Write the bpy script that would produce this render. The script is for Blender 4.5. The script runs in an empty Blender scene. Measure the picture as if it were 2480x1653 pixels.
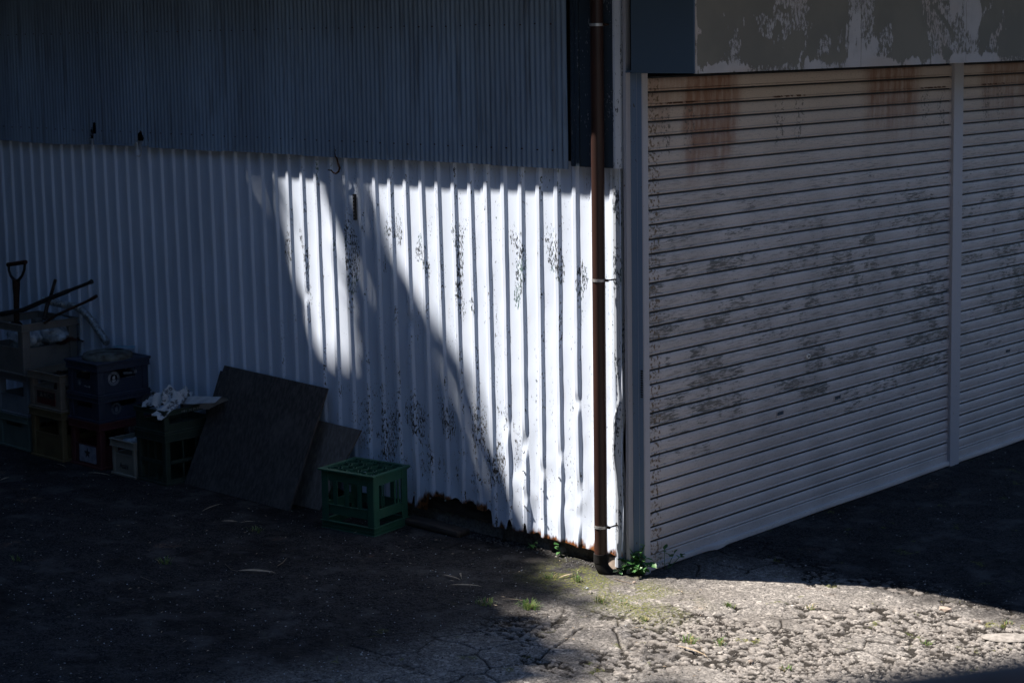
import bpy, math, random
import numpy as np
from mathutils import Vector, Matrix
random.seed(7); rng = np.random.default_rng(7)
scene = bpy.context.scene
col = scene.collection

# ------------------------------------------------------------------ camera (solved from the building's own lines)
YAW, PITCH, ROLL, FPX = .75205810, .11124403, -.01463138, 4451.4
PCX, PCY = 1240.0, 583.9
def _basis():
    d = np.array([-math.sin(YAW)*math.cos(PITCH), math.cos(YAW)*math.cos(PITCH), -math.sin(PITCH)])
    r = np.array([math.cos(YAW), math.sin(YAW), 0.]); u = np.cross(r, d)
    return d, r*math.cos(ROLL)+u*math.sin(ROLL), -r*math.sin(ROLL)+u*math.cos(ROLL)
DV, RV, UV = _basis()
def ray(x, y): return DV + RV*(x-PCX)/FPX - UV*(y-PCY)/FPX
CAM = -8.9*ray(1530, 1388)
def onz(x, y, z=0.): r = ray(x, y); t = (z-CAM[2])/r[2]; return CAM+t*r
def ony(x, y, Y=0.): r = ray(x, y); t = (Y-CAM[1])/r[1]; return CAM+t*r
def onx(x, y, X=0.): r = ray(x, y); t = (X-CAM[0])/r[0]; return CAM+t*r
def proj(p):
    v = np.asarray(p, float)-CAM; z = v@DV
    return PCX+FPX*(v@RV)/z, PCY-FPX*(v@UV)/z, z
cd = bpy.data.cameras.new('camera'); cam = bpy.data.objects.new('camera', cd); col.objects.link(cam)
cd.sensor_width = 36; cd.lens = FPX/2480*36; cd.shift_y = -(826.5-PCY)/2480*-1*-1
cd.clip_start = .05; cd.clip_end = 400
cam.matrix_world = Matrix(((RV[0], UV[0], -DV[0], CAM[0]), (RV[1], UV[1], -DV[1], CAM[1]), (RV[2], UV[2], -DV[2], CAM[2]), (0, 0, 0, 1)))
cd.dof.use_dof = True; cd.dof.focus_distance = 9.0; cd.dof.aperture_fstop = 4.5
scene.camera = cam

# ------------------------------------------------------------------ sun and sky
SD = np.array([1.62, 1., -2.78]); SD /= np.linalg.norm(SD)         # the way sunlight travels
elev = math.asin(-SD[2])
sl = bpy.data.lights.new('sun', 'SUN'); sun = bpy.data.objects.new('sun', sl); col.objects.link(sun)
sl.energy = 5.0; sl.angle = math.radians(.53); sl.color = (1., .905, .80)
sun.rotation_euler = Vector((-SD[0], -SD[1], -SD[2])).to_track_quat('Z', 'Y').to_euler(); sun.location = (-8, -6, 14)
w = bpy.data.worlds.new('World'); scene.world = w; w.use_nodes = True
sky = w.node_tree.nodes.new('ShaderNodeTexSky'); sky.sky_type = 'NISHITA'; sky.sun_disc = False
sky.sun_elevation = elev; sky.sun_rotation = math.atan2(-SD[0], -SD[1]); sky.ozone_density = 9.0; sky.air_density = 1.3; sky.dust_density = .4
w.node_tree.links.new(sky.outputs[0], w.node_tree.nodes['Background'].inputs[0])
w.node_tree.nodes['Background'].inputs[1].default_value = .05
scene.view_settings.view_transform = 'Standard'; scene.view_settings.look = 'None'
scene.view_settings.exposure = 1.5; scene.view_settings.gamma = 1
scene.cycles.use_denoising = True
scene.cycles.max_bounces = 6; scene.cycles.diffuse_bounces = 4

# ------------------------------------------------------------------ helpers
def tag(o, label=None, cat=None, group=None, kind=None):
    if label: o['label'] = label
    if cat: o['category'] = cat
    if group: o['group'] = group
    if kind: o['kind'] = kind
    return o
def empty(name, loc=(0, 0, 0), rz=0., label=None, cat=None, group=None):
    o = bpy.data.objects.new(name, None); col.objects.link(o); o.location = loc; o.rotation_euler = (0, 0, rz)
    o.empty_display_size = .1
    return tag(o, label, cat, group)
class MB:
    def __init__(s): s.v = []; s.f = []
    def add(s, vs, fs):
        n = len(s.v); s.v += [tuple(map(float, p)) for p in vs]; s.f += [tuple(i+n for i in f) for f in fs]; return s
    def box(s, a, b):
        x0, y0, z0 = a; x1, y1, z1 = b
        return s.add([(x0,y0,z0),(x1,y0,z0),(x1,y1,z0),(x0,y1,z0),(x0,y0,z1),(x1,y0,z1),(x1,y1,z1),(x0,y1,z1)],
                     [(0,3,2,1),(4,5,6,7),(0,1,5,4),(1,2,6,5),(2,3,7,6),(3,0,4,7)])
    def tube(s, pts, r, n=10, cap=True):
        pts = [np.array(p, float) for p in pts]; rs = r if hasattr(r, '__len__') else [r]*len(pts)
        k0 = len(s.v); up = None
        for i, p in enumerate(pts):
            t = pts[min(i+1, len(pts)-1)]-pts[max(i-1, 0)]; t /= np.linalg.norm(t)+1e-9
            if up is None: up = np.array([0, 0, 1.]) if abs(t[2]) < .9 else np.array([1., 0, 0])
            a = np.cross(t, up); a /= np.linalg.norm(a); b = np.cross(a, t); up = b
            for j in range(n):
                q = 2*math.pi*j/n; s.v.append(tuple(p+rs[i]*(a*math.cos(q)+b*math.sin(q))))
        for i in range(len(pts)-1):
            for j in range(n):
                s.f.append((k0+i*n+j, k0+i*n+(j+1) % n, k0+(i+1)*n+(j+1) % n, k0+(i+1)*n+j))
        if cap:
            s.f.append(tuple(k0+j for j in range(n))[::-1]); m = k0+(len(pts)-1)*n; s.f.append(tuple(m+j for j in range(n)))
        return s
    def build(s, name, m, parent=None, smooth=None, bevel=0, mat4=None):
        me = bpy.data.meshes.new(name); me.from_pydata(s.v, [], s.f); me.update()
        o = bpy.data.objects.new(name, me); col.objects.link(o)
        if m: me.materials.append(m)
        if parent: o.parent = parent
        if smooth is not None:
            me.polygons.foreach_set('use_smooth', [True]*len(me.polygons)); me.set_sharp_from_angle(angle=math.radians(smooth))
        if bevel:
            b = o.modifiers.new('bevel', 'BEVEL'); b.width = bevel; b.segments = 2; b.limit_method = 'ANGLE'; b.angle_limit = math.radians(40)
        return o
def grid_mesh(name, V, nu, nv, m, parent=None, smooth=None, drop=None):
    """V: (nu*nv,3) array, row-major in u"""
    i = np.arange(nu-1)[:, None]*nv+np.arange(nv-1)[None, :]
    F = np.stack([i, i+nv, i+nv+1, i+1], -1).reshape(-1, 4)
    if drop is not None: F = F[~drop(V[F].mean(1))]
    me = bpy.data.meshes.new(name); me.vertices.add(len(V)); me.vertices.foreach_set('co', V.astype(np.float32).ravel())
    me.loops.add(len(F)*4); me.loops.foreach_set('vertex_index', F.astype(np.int32).ravel())
    me.polygons.add(len(F)); me.polygons.foreach_set('loop_start', np.arange(0, len(F)*4, 4, dtype=np.int32))
    me.update(calc_edges=True); me.validate()
    if smooth is not None:
        me.polygons.foreach_set('use_smooth', np.ones(len(me.polygons), bool)); 
        if smooth < 180: me.set_sharp_from_angle(angle=math.radians(smooth))
    o = bpy.data.objects.new(name, me); col.objects.link(o); me.materials.append(m)
    if parent: o.parent = parent
    return o
_tab = rng.random((256, 256))
def vnoise(x, y, s=0):
    x = np.asarray(x, float)+s*17.3; y = np.asarray(y, float)+s*31.7
    xi = np.floor(x).astype(int); yi = np.floor(y).astype(int); fx = x-xi; fy = y-yi
    fx = fx*fx*(3-2*fx); fy = fy*fy*(3-2*fy)
    g = lambda a, b: _tab[a & 255, b & 255]
    return (g(xi, yi)*(1-fx)+g(xi+1, yi)*fx)*(1-fy)+(g(xi, yi+1)*(1-fx)+g(xi+1, yi+1)*fx)*fy
def fbm(x, y, o=4, s=0):
    t = 0; a = .5; k = 1.
    for i in range(o): t = t+a*vnoise(x*k, y*k, s+i); a *= .5; k *= 2.03
    return t/(1-.5**o)
def sstep(a, b, x): t = np.clip((x-a)/(b-a), 0, 1); return t*t*(3-2*t)

GROOVE_SHADE = float(ony(1557, 480, .020)[0])-.030-.0085
# ------------------------------------------------------------------ materials
class NT:
    def __init__(s, name):
        s.m = bpy.data.materials.new(name); s.m.use_nodes = True; s.t = s.m.node_tree; s.n = s.t.nodes
        s.b = s.n['Principled BSDF']; g = s.n.new('ShaderNodeNewGeometry'); s.pos = g.outputs['Position']; s.nor = g.outputs['Normal']
    def L(s, a, b): s.t.links.new(a, b)
    def _in(s, sock, v):
        if v is None: return
        if hasattr(v, 'is_output'): s.L(v, sock)
        elif isinstance(v, (tuple, list)): sock.default_value = tuple(v)+((1,) if len(v) == 3 and len(sock.default_value) == 4 else ())
        else: sock.default_value = v
    def map(s, scale=(1, 1, 1), loc=(0, 0, 0), rot=(0, 0, 0), src=None):
        n = s.n.new('ShaderNodeMapping'); s.L(src or s.pos, n.inputs[0]); n.inputs['Location'].default_value = loc; n.inputs['Scale'].default_value = scale; n.inputs['Rotation'].default_value = rot
        return n.outputs[0]
    def noise(s, scale, detail=4, vec=None, rough=.55, dist=0.):
        n = s.n.new('ShaderNodeTexNoise'); s.L(vec or s.pos, n.inputs['Vector']); n.inputs['Scale'].default_value = scale; n.inputs['Detail'].default_value = detail
        n.inputs['Roughness'].default_value = rough; n.inputs['Distortion'].default_value = dist
        return n.outputs[0]
    def vor(s, scale, vec=None, feat='F1', out=0, rand=1.):
        n = s.n.new('ShaderNodeTexVoronoi'); n.feature = feat; s.L(vec or s.pos, n.inputs['Vector']); n.inputs['Scale'].default_value = scale; n.inputs['Randomness'].default_value = rand
        return n.outputs[out]
    def math(s, op, a, b=None, clamp=False):
        n = s.n.new('ShaderNodeMath'); n.operation = op; n.use_clamp = clamp; s._in(n.inputs[0], a); s._in(n.inputs[1], b); return n.outputs[0]
    def ms(s, v, a, b, x=0., y=1.):
        n = s.n.new('ShaderNodeMapRange'); n.interpolation_type = 'SMOOTHSTEP'; s._in(n.inputs[0], v); n.inputs[1].default_value = a; n.inputs[2].default_value = b; n.inputs[3].default_value = x; n.inputs[4].default_value = y
        return n.outputs[0]
    def mix(s, f, a, b, mode='MIX'):
        n = s.n.new('ShaderNodeMix'); n.data_type = 'RGBA'; n.blend_type = mode; s._in(n.inputs[0], f); s._in(n.inputs[6], a); s._in(n.inputs[7], b); return n.outputs[2]
    def sep(s, v=None): n = s.n.new('ShaderNodeSeparateXYZ'); s.L(v or s.pos, n.inputs[0]); return n.outputs
    def bump(s, h, dist=.002, strength=.6):
        n = s.n.new('ShaderNodeBump'); s.L(h, n.inputs['Height']); n.inputs['Distance'].default_value = dist; n.inputs['Strength'].default_value = strength; s.L(n.outputs[0], s.b.inputs['Normal'])
    def attr(s, nm): n = s.n.new('ShaderNodeAttribute'); n.attribute_name = nm; return n.outputs['Fac']
    def out(s, c, rough=.6, metal=0., spec=.5):
        s._in(s.b.inputs['Base Color'], c); s._in(s.b.inputs['Roughness'], rough); s._in(s.b.inputs['Metallic'], metal); s.b.inputs['Specular IOR Level'].default_value = spec
        return s.m

def plastic(name, c, dirt=.5, rough=.5):
    t = NT(name); n = t.noise(9, 5); n2 = t.noise(60, 3, t.map((1, 1, .3)))
    c = tuple(x*.62+.018 for x in c); d = t.mix(t.ms(n, .42, .75, 0, dirt), c, tuple(x*.45+.012 for x in c)); d = t.mix(t.ms(n2, .6, .8, 0, .3), d, (.16, .15, .13))
    t.bump(n2, .001, .3); return t.out(d, t.ms(n, .3, .7, rough, rough+.25))

def mat_white_panel():
    t = NT('white_enamel_sheet'); z = t.sep()[2]; x = t.sep()[0]; nx = t.sep(t.nor)[0]
    fl = t.noise(125, 9, t.map((1, .4, .36)), .72); lf = t.noise(1.9, 3, t.map((1, 1, .8), (3.1, 0, 1.7)))
    lf2 = t.noise(7, 2, t.map((1.2, 1, .45)))
    reg = t.math('MULTIPLY', t.math('MULTIPLY', t.ms(lf, .44, .62), t.ms(lf2, .4, .58)), t.ms(x, -3.2, -2.2, .25, 1.))
    low = t.math('MULTIPLY', t.ms(z, 1.0, .55), t.ms(z, .12, .35))        # a band of scuffs at knee height
    lowx = t.math('MULTIPLY', t.ms(x, -2.4, -1.7), t.ms(x, -.45, -.85)); low = t.math('MULTIPLY', low, lowx)
    low = t.math('MULTIPLY', low, t.ms(lf2, .34, .56))
    mid = t.math('MULTIPLY', t.math('MULTIPLY', t.ms(z, .85, 1.25), t.ms(z, 1.9, 1.5)), t.ms(t.noise(4.5, 1, t.map((1.6, 1, .5), (5, 0, 2))), .5, .62)); mid = t.math('MULTIPLY', mid, t.ms(x, -3.1, -2.3, .35, 1.))
    dens = t.math('MAXIMUM', t.math('MAXIMUM', t.math('MAXIMUM', t.math('MULTIPLY', reg, .55), low), mid), t.math('MULTIPLY', t.ms(x, -2.8, -2.), t.ms(t.noise(11, 3, t.map((1.3, 1, .3))), .42, .62, .1, .62)))
    edge = t.math('MULTIPLY', t.math('MULTIPLY', t.ms(nx, .3, .6), t.ms(t.noise(3.3, 2), .45, .6)), t.ms(x, -3.2, -2.2, .45, 1.)); dens = t.math('MAXIMUM', dens, t.math('MULTIPLY', edge, .85))
    thr = t.math('SUBTRACT', .74, t.math('MULTIPLY', dens, .235))
    m = t.math('MULTIPLY', t.math('SUBTRACT', fl, thr), 60, True)
    base = t.mix(t.ms(t.noise(2.2, 4, t.map((1, 1, .35))), .35, .7), (.67, .765, .93), (.57, .66, .81))
    base = t.mix(t.ms(t.noise(30, 4, t.map((1, 1, .15))), .55, .8, 0, .35), base, (.55, .53, .52))
    fc = t.mix(t.ms(t.noise(5), .5, .62), (.022, .028, .036), (.10, .17, .18)); fc = t.mix(t.ms(z, .9, .6), fc, (.035, .032, .028))
    c = t.mix(m, base, fc)
    rz = t.math('ADD', z, t.math('MULTIPLY', t.noise(24, 4, t.map((1, 1, .4))), -.13))
    torn = t.math('MULTIPLY', t.math('MULTIPLY', t.ms(x, -1.5, -1.4), t.ms(x, -.95, -.97)), .085)
    rz = t.math('SUBTRACT', rz, torn)
    rust = t.mix(t.ms(t.noise(55, 4), .42, .6), (.20, .075, .026), (.035, .015, .009))
    c = t.mix(t.math('MULTIPLY', t.ms(rz, .042, .012), t.ms(x, -1.75, -1.6)), c, rust)
    t.bump(t.math('SUBTRACT', 1., m), .0008, .5)
    return t.out(c, t.math('ADD', .42, t.math('MULTIPLY', m, .4)), 0, .4)
M = {}
M['white'] = mat_white_panel()
def mat_upper():
    t = NT('upper_corrugated_paint'); n = t.noise(1.3, 4, t.map((1, 1, .5))); g = t.noise(40, 3, t.map((1, 1, .1)))
    c = t.mix(t.ms(n, .35, .7), (.27, .37, .50), (.20, .27, .37)); c = t.mix(t.ms(g, .5, .8, 0, .4), c, (.09, .12, .16))
    si = t.noise(.9, 1, t.map((1.5, .01, .01))); c = t.mix(t.ms(si, .42, .58, 0, .35), c, (.13, .17, .22)); ru = t.math('MULTIPLY', t.ms(t.noise(12, 4, t.map((2.4, 1, .12))), .56, .7), .5); c = t.mix(ru, c, (.07, .075, .08)); return t.out(c, .65, 0, .2)
M['upper'] = mat_upper()
def mat_trim(name, base, under, amount, rough=.5):
    t = NT(name); f = t.noise(95, 5, t.map((1, 1, .45)), .65); lf = t.noise(6, 3, t.map((3, 3, .7)))
    m = t.math('MULTIPLY', t.math('SUBTRACT', f, t.math('SUBTRACT', .80-amount*.25, t.math('MULTIPLY', t.ms(lf, .4, .65), .26*amount+.02))), 45, True)
    return t.out(t.mix(m, base, under), rough, 0, .4)
M['dark_trim'] = mat_trim('flaking_dark_trim', (.030, .048, .072), (.25, .28, .32), .42)
M['light_trim'] = mat_trim('flaking_pale_trim', (.42, .47, .55), (.035, .045, .06), .55)
M['blue_post'] = mat_trim('blue_grey_post', (.16, .23, .33), (.08, .075, .065), .35)
M['blue_header'] = mat_trim('blue_grey_header', (.080, .125, .18), (.03, .035, .045), .05, .55)
M['pale_frame'] = mat_trim('pale_guide_rail', (.42, .42, .46), (.12, .08, .045), .25)
def mat_shutter():
    t = NT('weathered_shutter_enamel'); o = t.sep(); z = o[2]; y = o[1]
    idx = t.math('FLOOR', t.math('DIVIDE', t.math('SUBTRACT', 2.392, z), .0702)); cb = t.n.new('ShaderNodeCombineXYZ'); t.L(y, cb.inputs[1]); t.L(t.math('MULTIPLY', idx, 3.71), cb.inputs[0]); t.L(t.math('MULTIPLY', z, .35), cb.inputs[2]); SV = cb.outputs[0]
    f = t.noise(110, 8, t.map((1, .13, .9)), .74); lf = t.noise(1.5, 4, t.map((1, .8, 1.5), (0, 4, 2))); lf2 = t.noise(2.7, 5, SV, .62)
    dens = t.math('ADD', t.math('MULTIPLY', t.ms(lf, .30, .66), .55), t.math('MULTIPLY', t.ms(lf2, .44, .60), 1.0))
    dens = t.math('MULTIPLY', dens, t.math('MULTIPLY', t.ms(z, 2.25, 1.35), t.ms(z, .15, .75)))
    thr = t.math('SUBTRACT', .675, t.math('MULTIPLY', dens, .165))
    m = t.math('MULTIPLY', t.math('SUBTRACT', f, thr), 13, True)
    fine = t.math('MULTIPLY', t.ms(t.noise(150, 8, t.map((1, .055, 1.)), .72), .50, .60), t.math('MULTIPLY', t.ms(z, 2.3, 1.8), t.ms(z, .1, .9))); fine = t.math('MULTIPLY', fine, t.ms(t.noise(2.1, 5, SV, .6), .36, .56)); m = t.math('MAXIMUM', m, t.math('MULTIPLY', fine, .62))
    base = t.mix(t.ms(t.noise(3, 4), .35, .7), (.555, .52, .52), (.46, .43, .43)); base = t.mix(t.ms(z, 1.5, 2.3, 0, .8), base, (.54, .45, .38)); base = t.mix(t.ms(t.noise(210, 5, t.map((1, .3, 1))), .52, .72, 0, .5), base, (.23, .23, .235))
    c = t.mix(m, base, t.mix(t.ms(t.noise(4), .4, .6), (.19, .180, .168), (.135, .134, .130)))
    # rust runs under the header: two soft-sided brown bands
    def band(a, b, w, z0):
        ys = t.math('ADD', y, t.math('MULTIPLY', t.math('SUBTRACT', t.noise(2.1, 2, SV), .5), .22)); q = t.math('MULTIPLY', t.ms(ys, a-w, a), t.ms(ys, b+w, b)); wob = t.math('ADD', z, t.math('MULTIPLY', t.noise(7, 4, t.map((1, 1, .3))), .45))
        return t.math('MULTIPLY', q, t.ms(wob, z0, z0+.35))
    r = t.math('MAXIMUM', t.math('MAXIMUM', band(.42, .76, .10, 2.02), band(2.1, 2.45, .18, 2.12)), t.math('MULTIPLY', band(3.35, 3.85, .1, 2.18), .8))
    r = t.math('MAXIMUM', r, t.math('MULTIPLY', band(.15, .5, .25, 2.25), .6))
    c = t.mix(t.math('MULTIPLY', r, t.ms(t.noise(28, 4, t.map((1, 1, .2))), .25, .65, .35, .85)), c, (.22, .090, .042))
    # dark marks and a rusty line where the door used to be strapped
    for y0 in (.33, 1.27, 2.72, 3.42):
        for dy in (-.09, .09):
            q = t.math('MULTIPLY', t.ms(t.math('ABSOLUTE', t.math('SUBTRACT', y, y0+dy)), .055, .03), t.math('MULTIPLY', t.ms(z, 2.0, 2.03), t.ms(z, 2.27, 2.22)))
            c = t.mix(t.math('MULTIPLY', q, t.ms(t.noise(60, 4), .52, .62, 0, .75)), c, (.085, .08, .07))
        q = t.math('MULTIPLY', t.ms(t.math('ABSOLUTE', t.math('SUBTRACT', y, y0)), .16, .12), t.ms(t.math('ABSOLUTE', t.math('SUBTRACT', z, 2.262)), .006, .003))
        c = t.mix(t.math('MULTIPLY', q, t.ms(t.noise(30, 3), .4, .5)), c, (.09, .035, .015))
    e = t.math('MULTIPLY', t.ms(y, .195, .172), t.ms(t.noise(55, 5), .5, .62)); c = t.mix(e, c, (.16, .11, .07)); c = t.mix(t.ms(o[0], GROOVE_SHADE+.004, GROOVE_SHADE), c, (.05, .052, .058))  # slat recesses painted dark as the shadow under each lip
    t.bump(t.math('SUBTRACT', 1., m), .0006, .4)
    return t.out(c, .55, 0, .35)
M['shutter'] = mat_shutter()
def mat_fascia():
    t = NT('peeling_fascia_paint'); o = t.sep(); z = o[2]; y = o[1]
    f = t.noise(60, 9, t.map((1, 1.0, .55)), .78); lf = t.noise(2.6, 3, t.map((1, 1.5, .9), (0, 2.15, .4)), .72, .6)
    # most of the pale top coat stays along the foot, at the joints and in vertical runs
    keep = t.math('ADD', t.math('MULTIPLY', t.ms(lf, .46, .60), .60), t.math('MULTIPLY', t.ms(z, 2.475, 2.42), .55))
    for y0, wd in ((1.36, .17), (2.42, .2), (-.03, .03)):
        keep = t.math('ADD', keep, t.math('MULTIPLY', t.ms(t.math('ABSOLUTE', t.math('SUBTRACT', y, y0)), wd, wd*.6), .6))
    keep = t.math('ADD', keep, t.math('MULTIPLY', t.ms(z, 2.62, 2.9), .12))
    m = t.math('MULTIPLY', t.math('ADD', t.math('SUBTRACT', f, .80), t.math('MULTIPLY', keep, .55)), 25, True)
    olive = t.mix(t.ms(t.noise(3, 4), .35, .65), (.20, .18, .14), (.165, .15, .12)); grey = t.mix(t.ms(t.noise(8, 4), .4, .7), (.46, .425, .40), (.39, .36, .34))
    grey = t.mix(t.ms(t.noise(2.2, 2), .45, .6, 0, .7), grey, (.44, .36, .30))
    t.bump(m, .0015, .6)
    rim = t.math('MULTIPLY', t.ms(m, 0., .4), t.ms(m, 1., .6))
    return t.out(t.mix(t.math('MULTIPLY', rim, .6), t.mix(m, olive, grey), (.05, .05, .045)), .7, 0, .25)
M['fascia'] = mat_fascia()
def mat_ground():
    t = NT('old_asphalt_and_concrete'); o = t.sep(); x = o[0]; y = o[1]; z = o[2]
    cell = t.vor(150, None, 'F1', 1); cs = t.sep(cell)[0]; cell2 = t.vor(70, None, 'F1', 1); cs2 = t.sep(cell2)[1]
    big = t.noise(1.6, 5, None, .6); mid = t.noise(9, 5, None, .65)
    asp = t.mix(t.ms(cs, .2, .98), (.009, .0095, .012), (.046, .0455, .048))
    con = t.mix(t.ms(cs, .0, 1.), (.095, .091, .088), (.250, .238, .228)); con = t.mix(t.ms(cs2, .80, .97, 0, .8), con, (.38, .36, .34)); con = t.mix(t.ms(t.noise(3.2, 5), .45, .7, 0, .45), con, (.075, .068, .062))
    region = t.math('ADD', t.math('ADD', t.math('MULTIPLY', x, 1.), t.math('MULTIPLY', y, -.14)), t.math('MULTIPLY', big, 1.1))   # pale crumbling concrete by the corner, kept off the shaded ground
    reg = t.math('MULTIPLY', t.ms(region, .35, 1.05), t.ms(t.math('ADD', y, t.math('MULTIPLY', mid, .3)), .84, .52))  # pale tone stops at the eave's shadow edge, so the shade is painted darker
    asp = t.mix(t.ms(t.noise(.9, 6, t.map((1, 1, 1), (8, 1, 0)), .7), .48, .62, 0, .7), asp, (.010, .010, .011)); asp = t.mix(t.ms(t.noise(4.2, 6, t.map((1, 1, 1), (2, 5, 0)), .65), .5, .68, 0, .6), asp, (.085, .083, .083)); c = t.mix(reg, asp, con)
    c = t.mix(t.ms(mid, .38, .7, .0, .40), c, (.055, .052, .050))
    c = t.mix(t.math('MULTIPLY', t.ms(t.attr('dirt'), .0, .8), .93), c, (.016, .0145, .013)); c = t.mix(t.math('MULTIPLY', t.ms(t.attr('tone'), .35, .95), .4), c, (.30, .28, .265))         # grit and humus lying in the cracks
    wh = t.vor(38, None, 'F1', 1); wd = t.vor(38, None, 'F1', 0); wm = t.math('MULTIPLY', t.ms(t.sep(wh)[0], .955, .965), t.ms(wd, .22, .15)); c = t.mix(t.math('MULTIPLY', wm, .8), c, (.42, .40, .39))
    moss_n = t.noise(5.5, 5, t.map((1, 1, 0), (1.3, .7, 0)), .7); near = t.math('MULTIPLY', t.ms(t.math('ABSOLUTE', t.math('ADD', y, t.math('ADD', .25, t.math('MULTIPLY', x, .25)))), .34, .12), t.math('MULTIPLY', t.ms(x, -.55, -.2), t.ms(x, .75, .35)))
    moss = t.math('MAXIMUM', t.math('MULTIPLY', near, t.ms(moss_n, .40, .55)), t.math('MULTIPLY', t.ms(moss_n, .615, .66), t.ms(x, -.7, 0)))
    c = t.mix(t.math('MULTIPLY', moss, t.ms(t.noise(90, 4), .42, .56, .0, .85)), c, t.mix(t.ms(t.noise(70), .4, .6), (.055, .075, .018), (.125, .125, .035)))
    rust = t.math('MULTIPLY', t.ms(t.noise(3.4, 5, t.map((1, 1, 0), (7, 3, 0))), .64, .74), t.ms(t.noise(40, 4), .4, .6)); c = t.mix(t.math('MULTIPLY', rust, .3), c, (.27, .17, .12))
    h = t.math('ADD', t.math('MULTIPLY', cs, .5), t.math('MULTIPLY', t.noise(210, 3), .8)); t.bump(h, .003, .8)
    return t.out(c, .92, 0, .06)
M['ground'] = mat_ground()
def simple(name, c1, c2, scale=20, rough=.7, metal=0., stretch=(1, 1, 1), bump=.001, spec=.4, det=5):
    t = NT(name); n = t.noise(scale, det, t.map(stretch)); t.bump(n, bump, .5); return t.out(t.mix(t.ms(n, .35, .68), c1, c2), rough, metal, spec)
M['pipe'] = simple('brown_pipe_paint', (.042, .020, .016), (.028, .014, .012), 14, .42, 0, (1, 1, .2), .0004)
M['black_pvc'] = simple('black_pipe_socket', (.007, .007, .008), (.014, .014, .015), 30, .8, 0, (1, 1, 1), .001, .15)
M['galv'] = simple('galvanised_band', (.55, .56, .58), (.40, .41, .43), 60, .35, .6)
M['chrome'] = simple('bright_lock_ring', (.85, .84, .82), (.7, .69, .67), 60, .3); M['concrete'] = simple('rough_concrete', (.10, .095, .09), (.19, .18, .17), 70, .9, 0, (1, 1, 1), .006)
M['timber'] = simple('dark_old_timber', (.060, .048, .040), (.025, .02, .018), 30, .9, 0, (.2, 1, 1), .003)
def mat_ply(name, a, b, rot=0.):
    t = NT(name); n = t.noise(60, 5, t.map((1, 1, .06), (0, 0, 0), (0, rot, 0)), .6); l = t.noise(3, 3); c = t.mix(t.ms(n, .35, .7), a, b); c = t.mix(t.ms(l, .5, .75, 0, .5), c, (.14, .13, .125))
    t.bump(n, .001, .5); return t.out(c, .75, 0, .25)
M['ply'] = mat_ply('weathered_black_plywood', (.050, .046, .046), (.10, .092, .088))
M['ply2'] = mat_ply('weathered_brown_plywood', (.13, .115, .105), (.22, .195, .175))
M['crate_green'] = plastic('dark_green_plastic', (.0, .125, .068), .25)
M['crate_grey'] = plastic('grey_plastic', (.24, .22, .20)); M['crate_pale'] = plastic('pale_blue_grey_plastic', (.30, .33, .38)); M['crate_sage'] = plastic('sage_green_plastic', (.17, .24, .20))
M['crate_yellow'] = plastic('mustard_plastic', (.24, .16, .055)); M['crate_cream'] = plastic('cream_plastic', (.34, .26, .19)); M['crate_navy'] = plastic('navy_plastic', (.018, .035, .085)); M['crate_red'] = plastic('dark_red_plastic', (.15, .018, .02)); M['crate_ivory'] = plastic('ivory_plastic', (.46, .42, .34)); M['crate_bottle'] = plastic('bottle_green_plastic', (.012, .045, .028))
M['print_white'] = simple('white_print', (.42, .46, .50), (.30, .33, .36), 60, .6); M['print_dark'] = simple('dark_print', (.02, .02, .025), (.04, .03, .03), 60, .6); M['label_pale'] = simple('pale_label', (.34, .35, .42), (.22, .22, .27), 25, .6); M['print_red'] = simple('dark_red_print', (.13, .02, .02), (.09, .02, .02), 40, .6)
M['black'] = simple('black_rubber', (.012, .012, .014), (.03, .03, .032), 30, .5); M['rusty'] = simple('rusty_iron', (.055, .025, .015), (.02, .013, .010), 40, .8, .2); M['void'] = simple('dark_interior', (.006, .006, .007), (.01, .01, .011), 5, 1.)
M['tool_red'] = simple('dull_red_grip', (.07, .018, .012), (.03, .012, .010), 30, .6)
M['film'] = simple('clouded_plastic_film', (.42, .47, .52), (.20, .24, .28), 30, .25, 0, (1, 1, 1), .006); M['foil'] = simple('silver_bubble_wrap', (.48, .52, .55), (.16, .19, .21), 90, .28, .5, (1, 1, 1), .01)
M['cloth'] = simple('grey_white_cloth', (.48, .50, .52), (.33, .35, .37), 12, .8); M['card'] = simple('blue_card', (.10, .25, .33), (.35, .42, .47), 26, .6); M['pad'] = simple('mouldy_pad', (.13, .15, .14), (.045, .035, .028), 16, .9, 0, (1, 1, 1), .01)
M['stone'] = simple('grey_stone', (.16, .15, .14), (.27, .255, .24), 45, .85, 0, (1, 1, 1), .003); M['asphalt_stone'] = simple('asphalt_aggregate', (.04, .04, .043), (.10, .10, .102), 90, .8); M['stone_warm'] = simple('warm_stone', (.34, .28, .24), (.24, .20, .17), 45, .85)
M['dry'] = simple('dry_bamboo_leaf', (.36, .29, .21), (.22, .17, .115), 50, .6, 0, (1, 1, 1), .0006); M['twig'] = simple('dry_twig', (.22, .18, .13), (.11, .09, .07), 60, .8)
def mat_leaf(name, a, b, tr=.25):
    t = NT(name); n = t.noise(25, 3); c = t.mix(t.ms(n, .3, .7), a, b); t.b.inputs['Transmission Weight'].default_value = 0.; m = t.out(c, .45, 0, .5)
    tn = t.n.new('ShaderNodeBsdfTranslucent'); t.L(c, tn.inputs[0]); mx = t.n.new('ShaderNodeMixShader'); mx.inputs[0].default_value = tr; t.L(t.b.outputs[0], mx.inputs[1]); t.L(tn.outputs[0], mx.inputs[2]); t.L(mx.outputs[0], t.n['Material Output'].inputs[0]); return m
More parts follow.
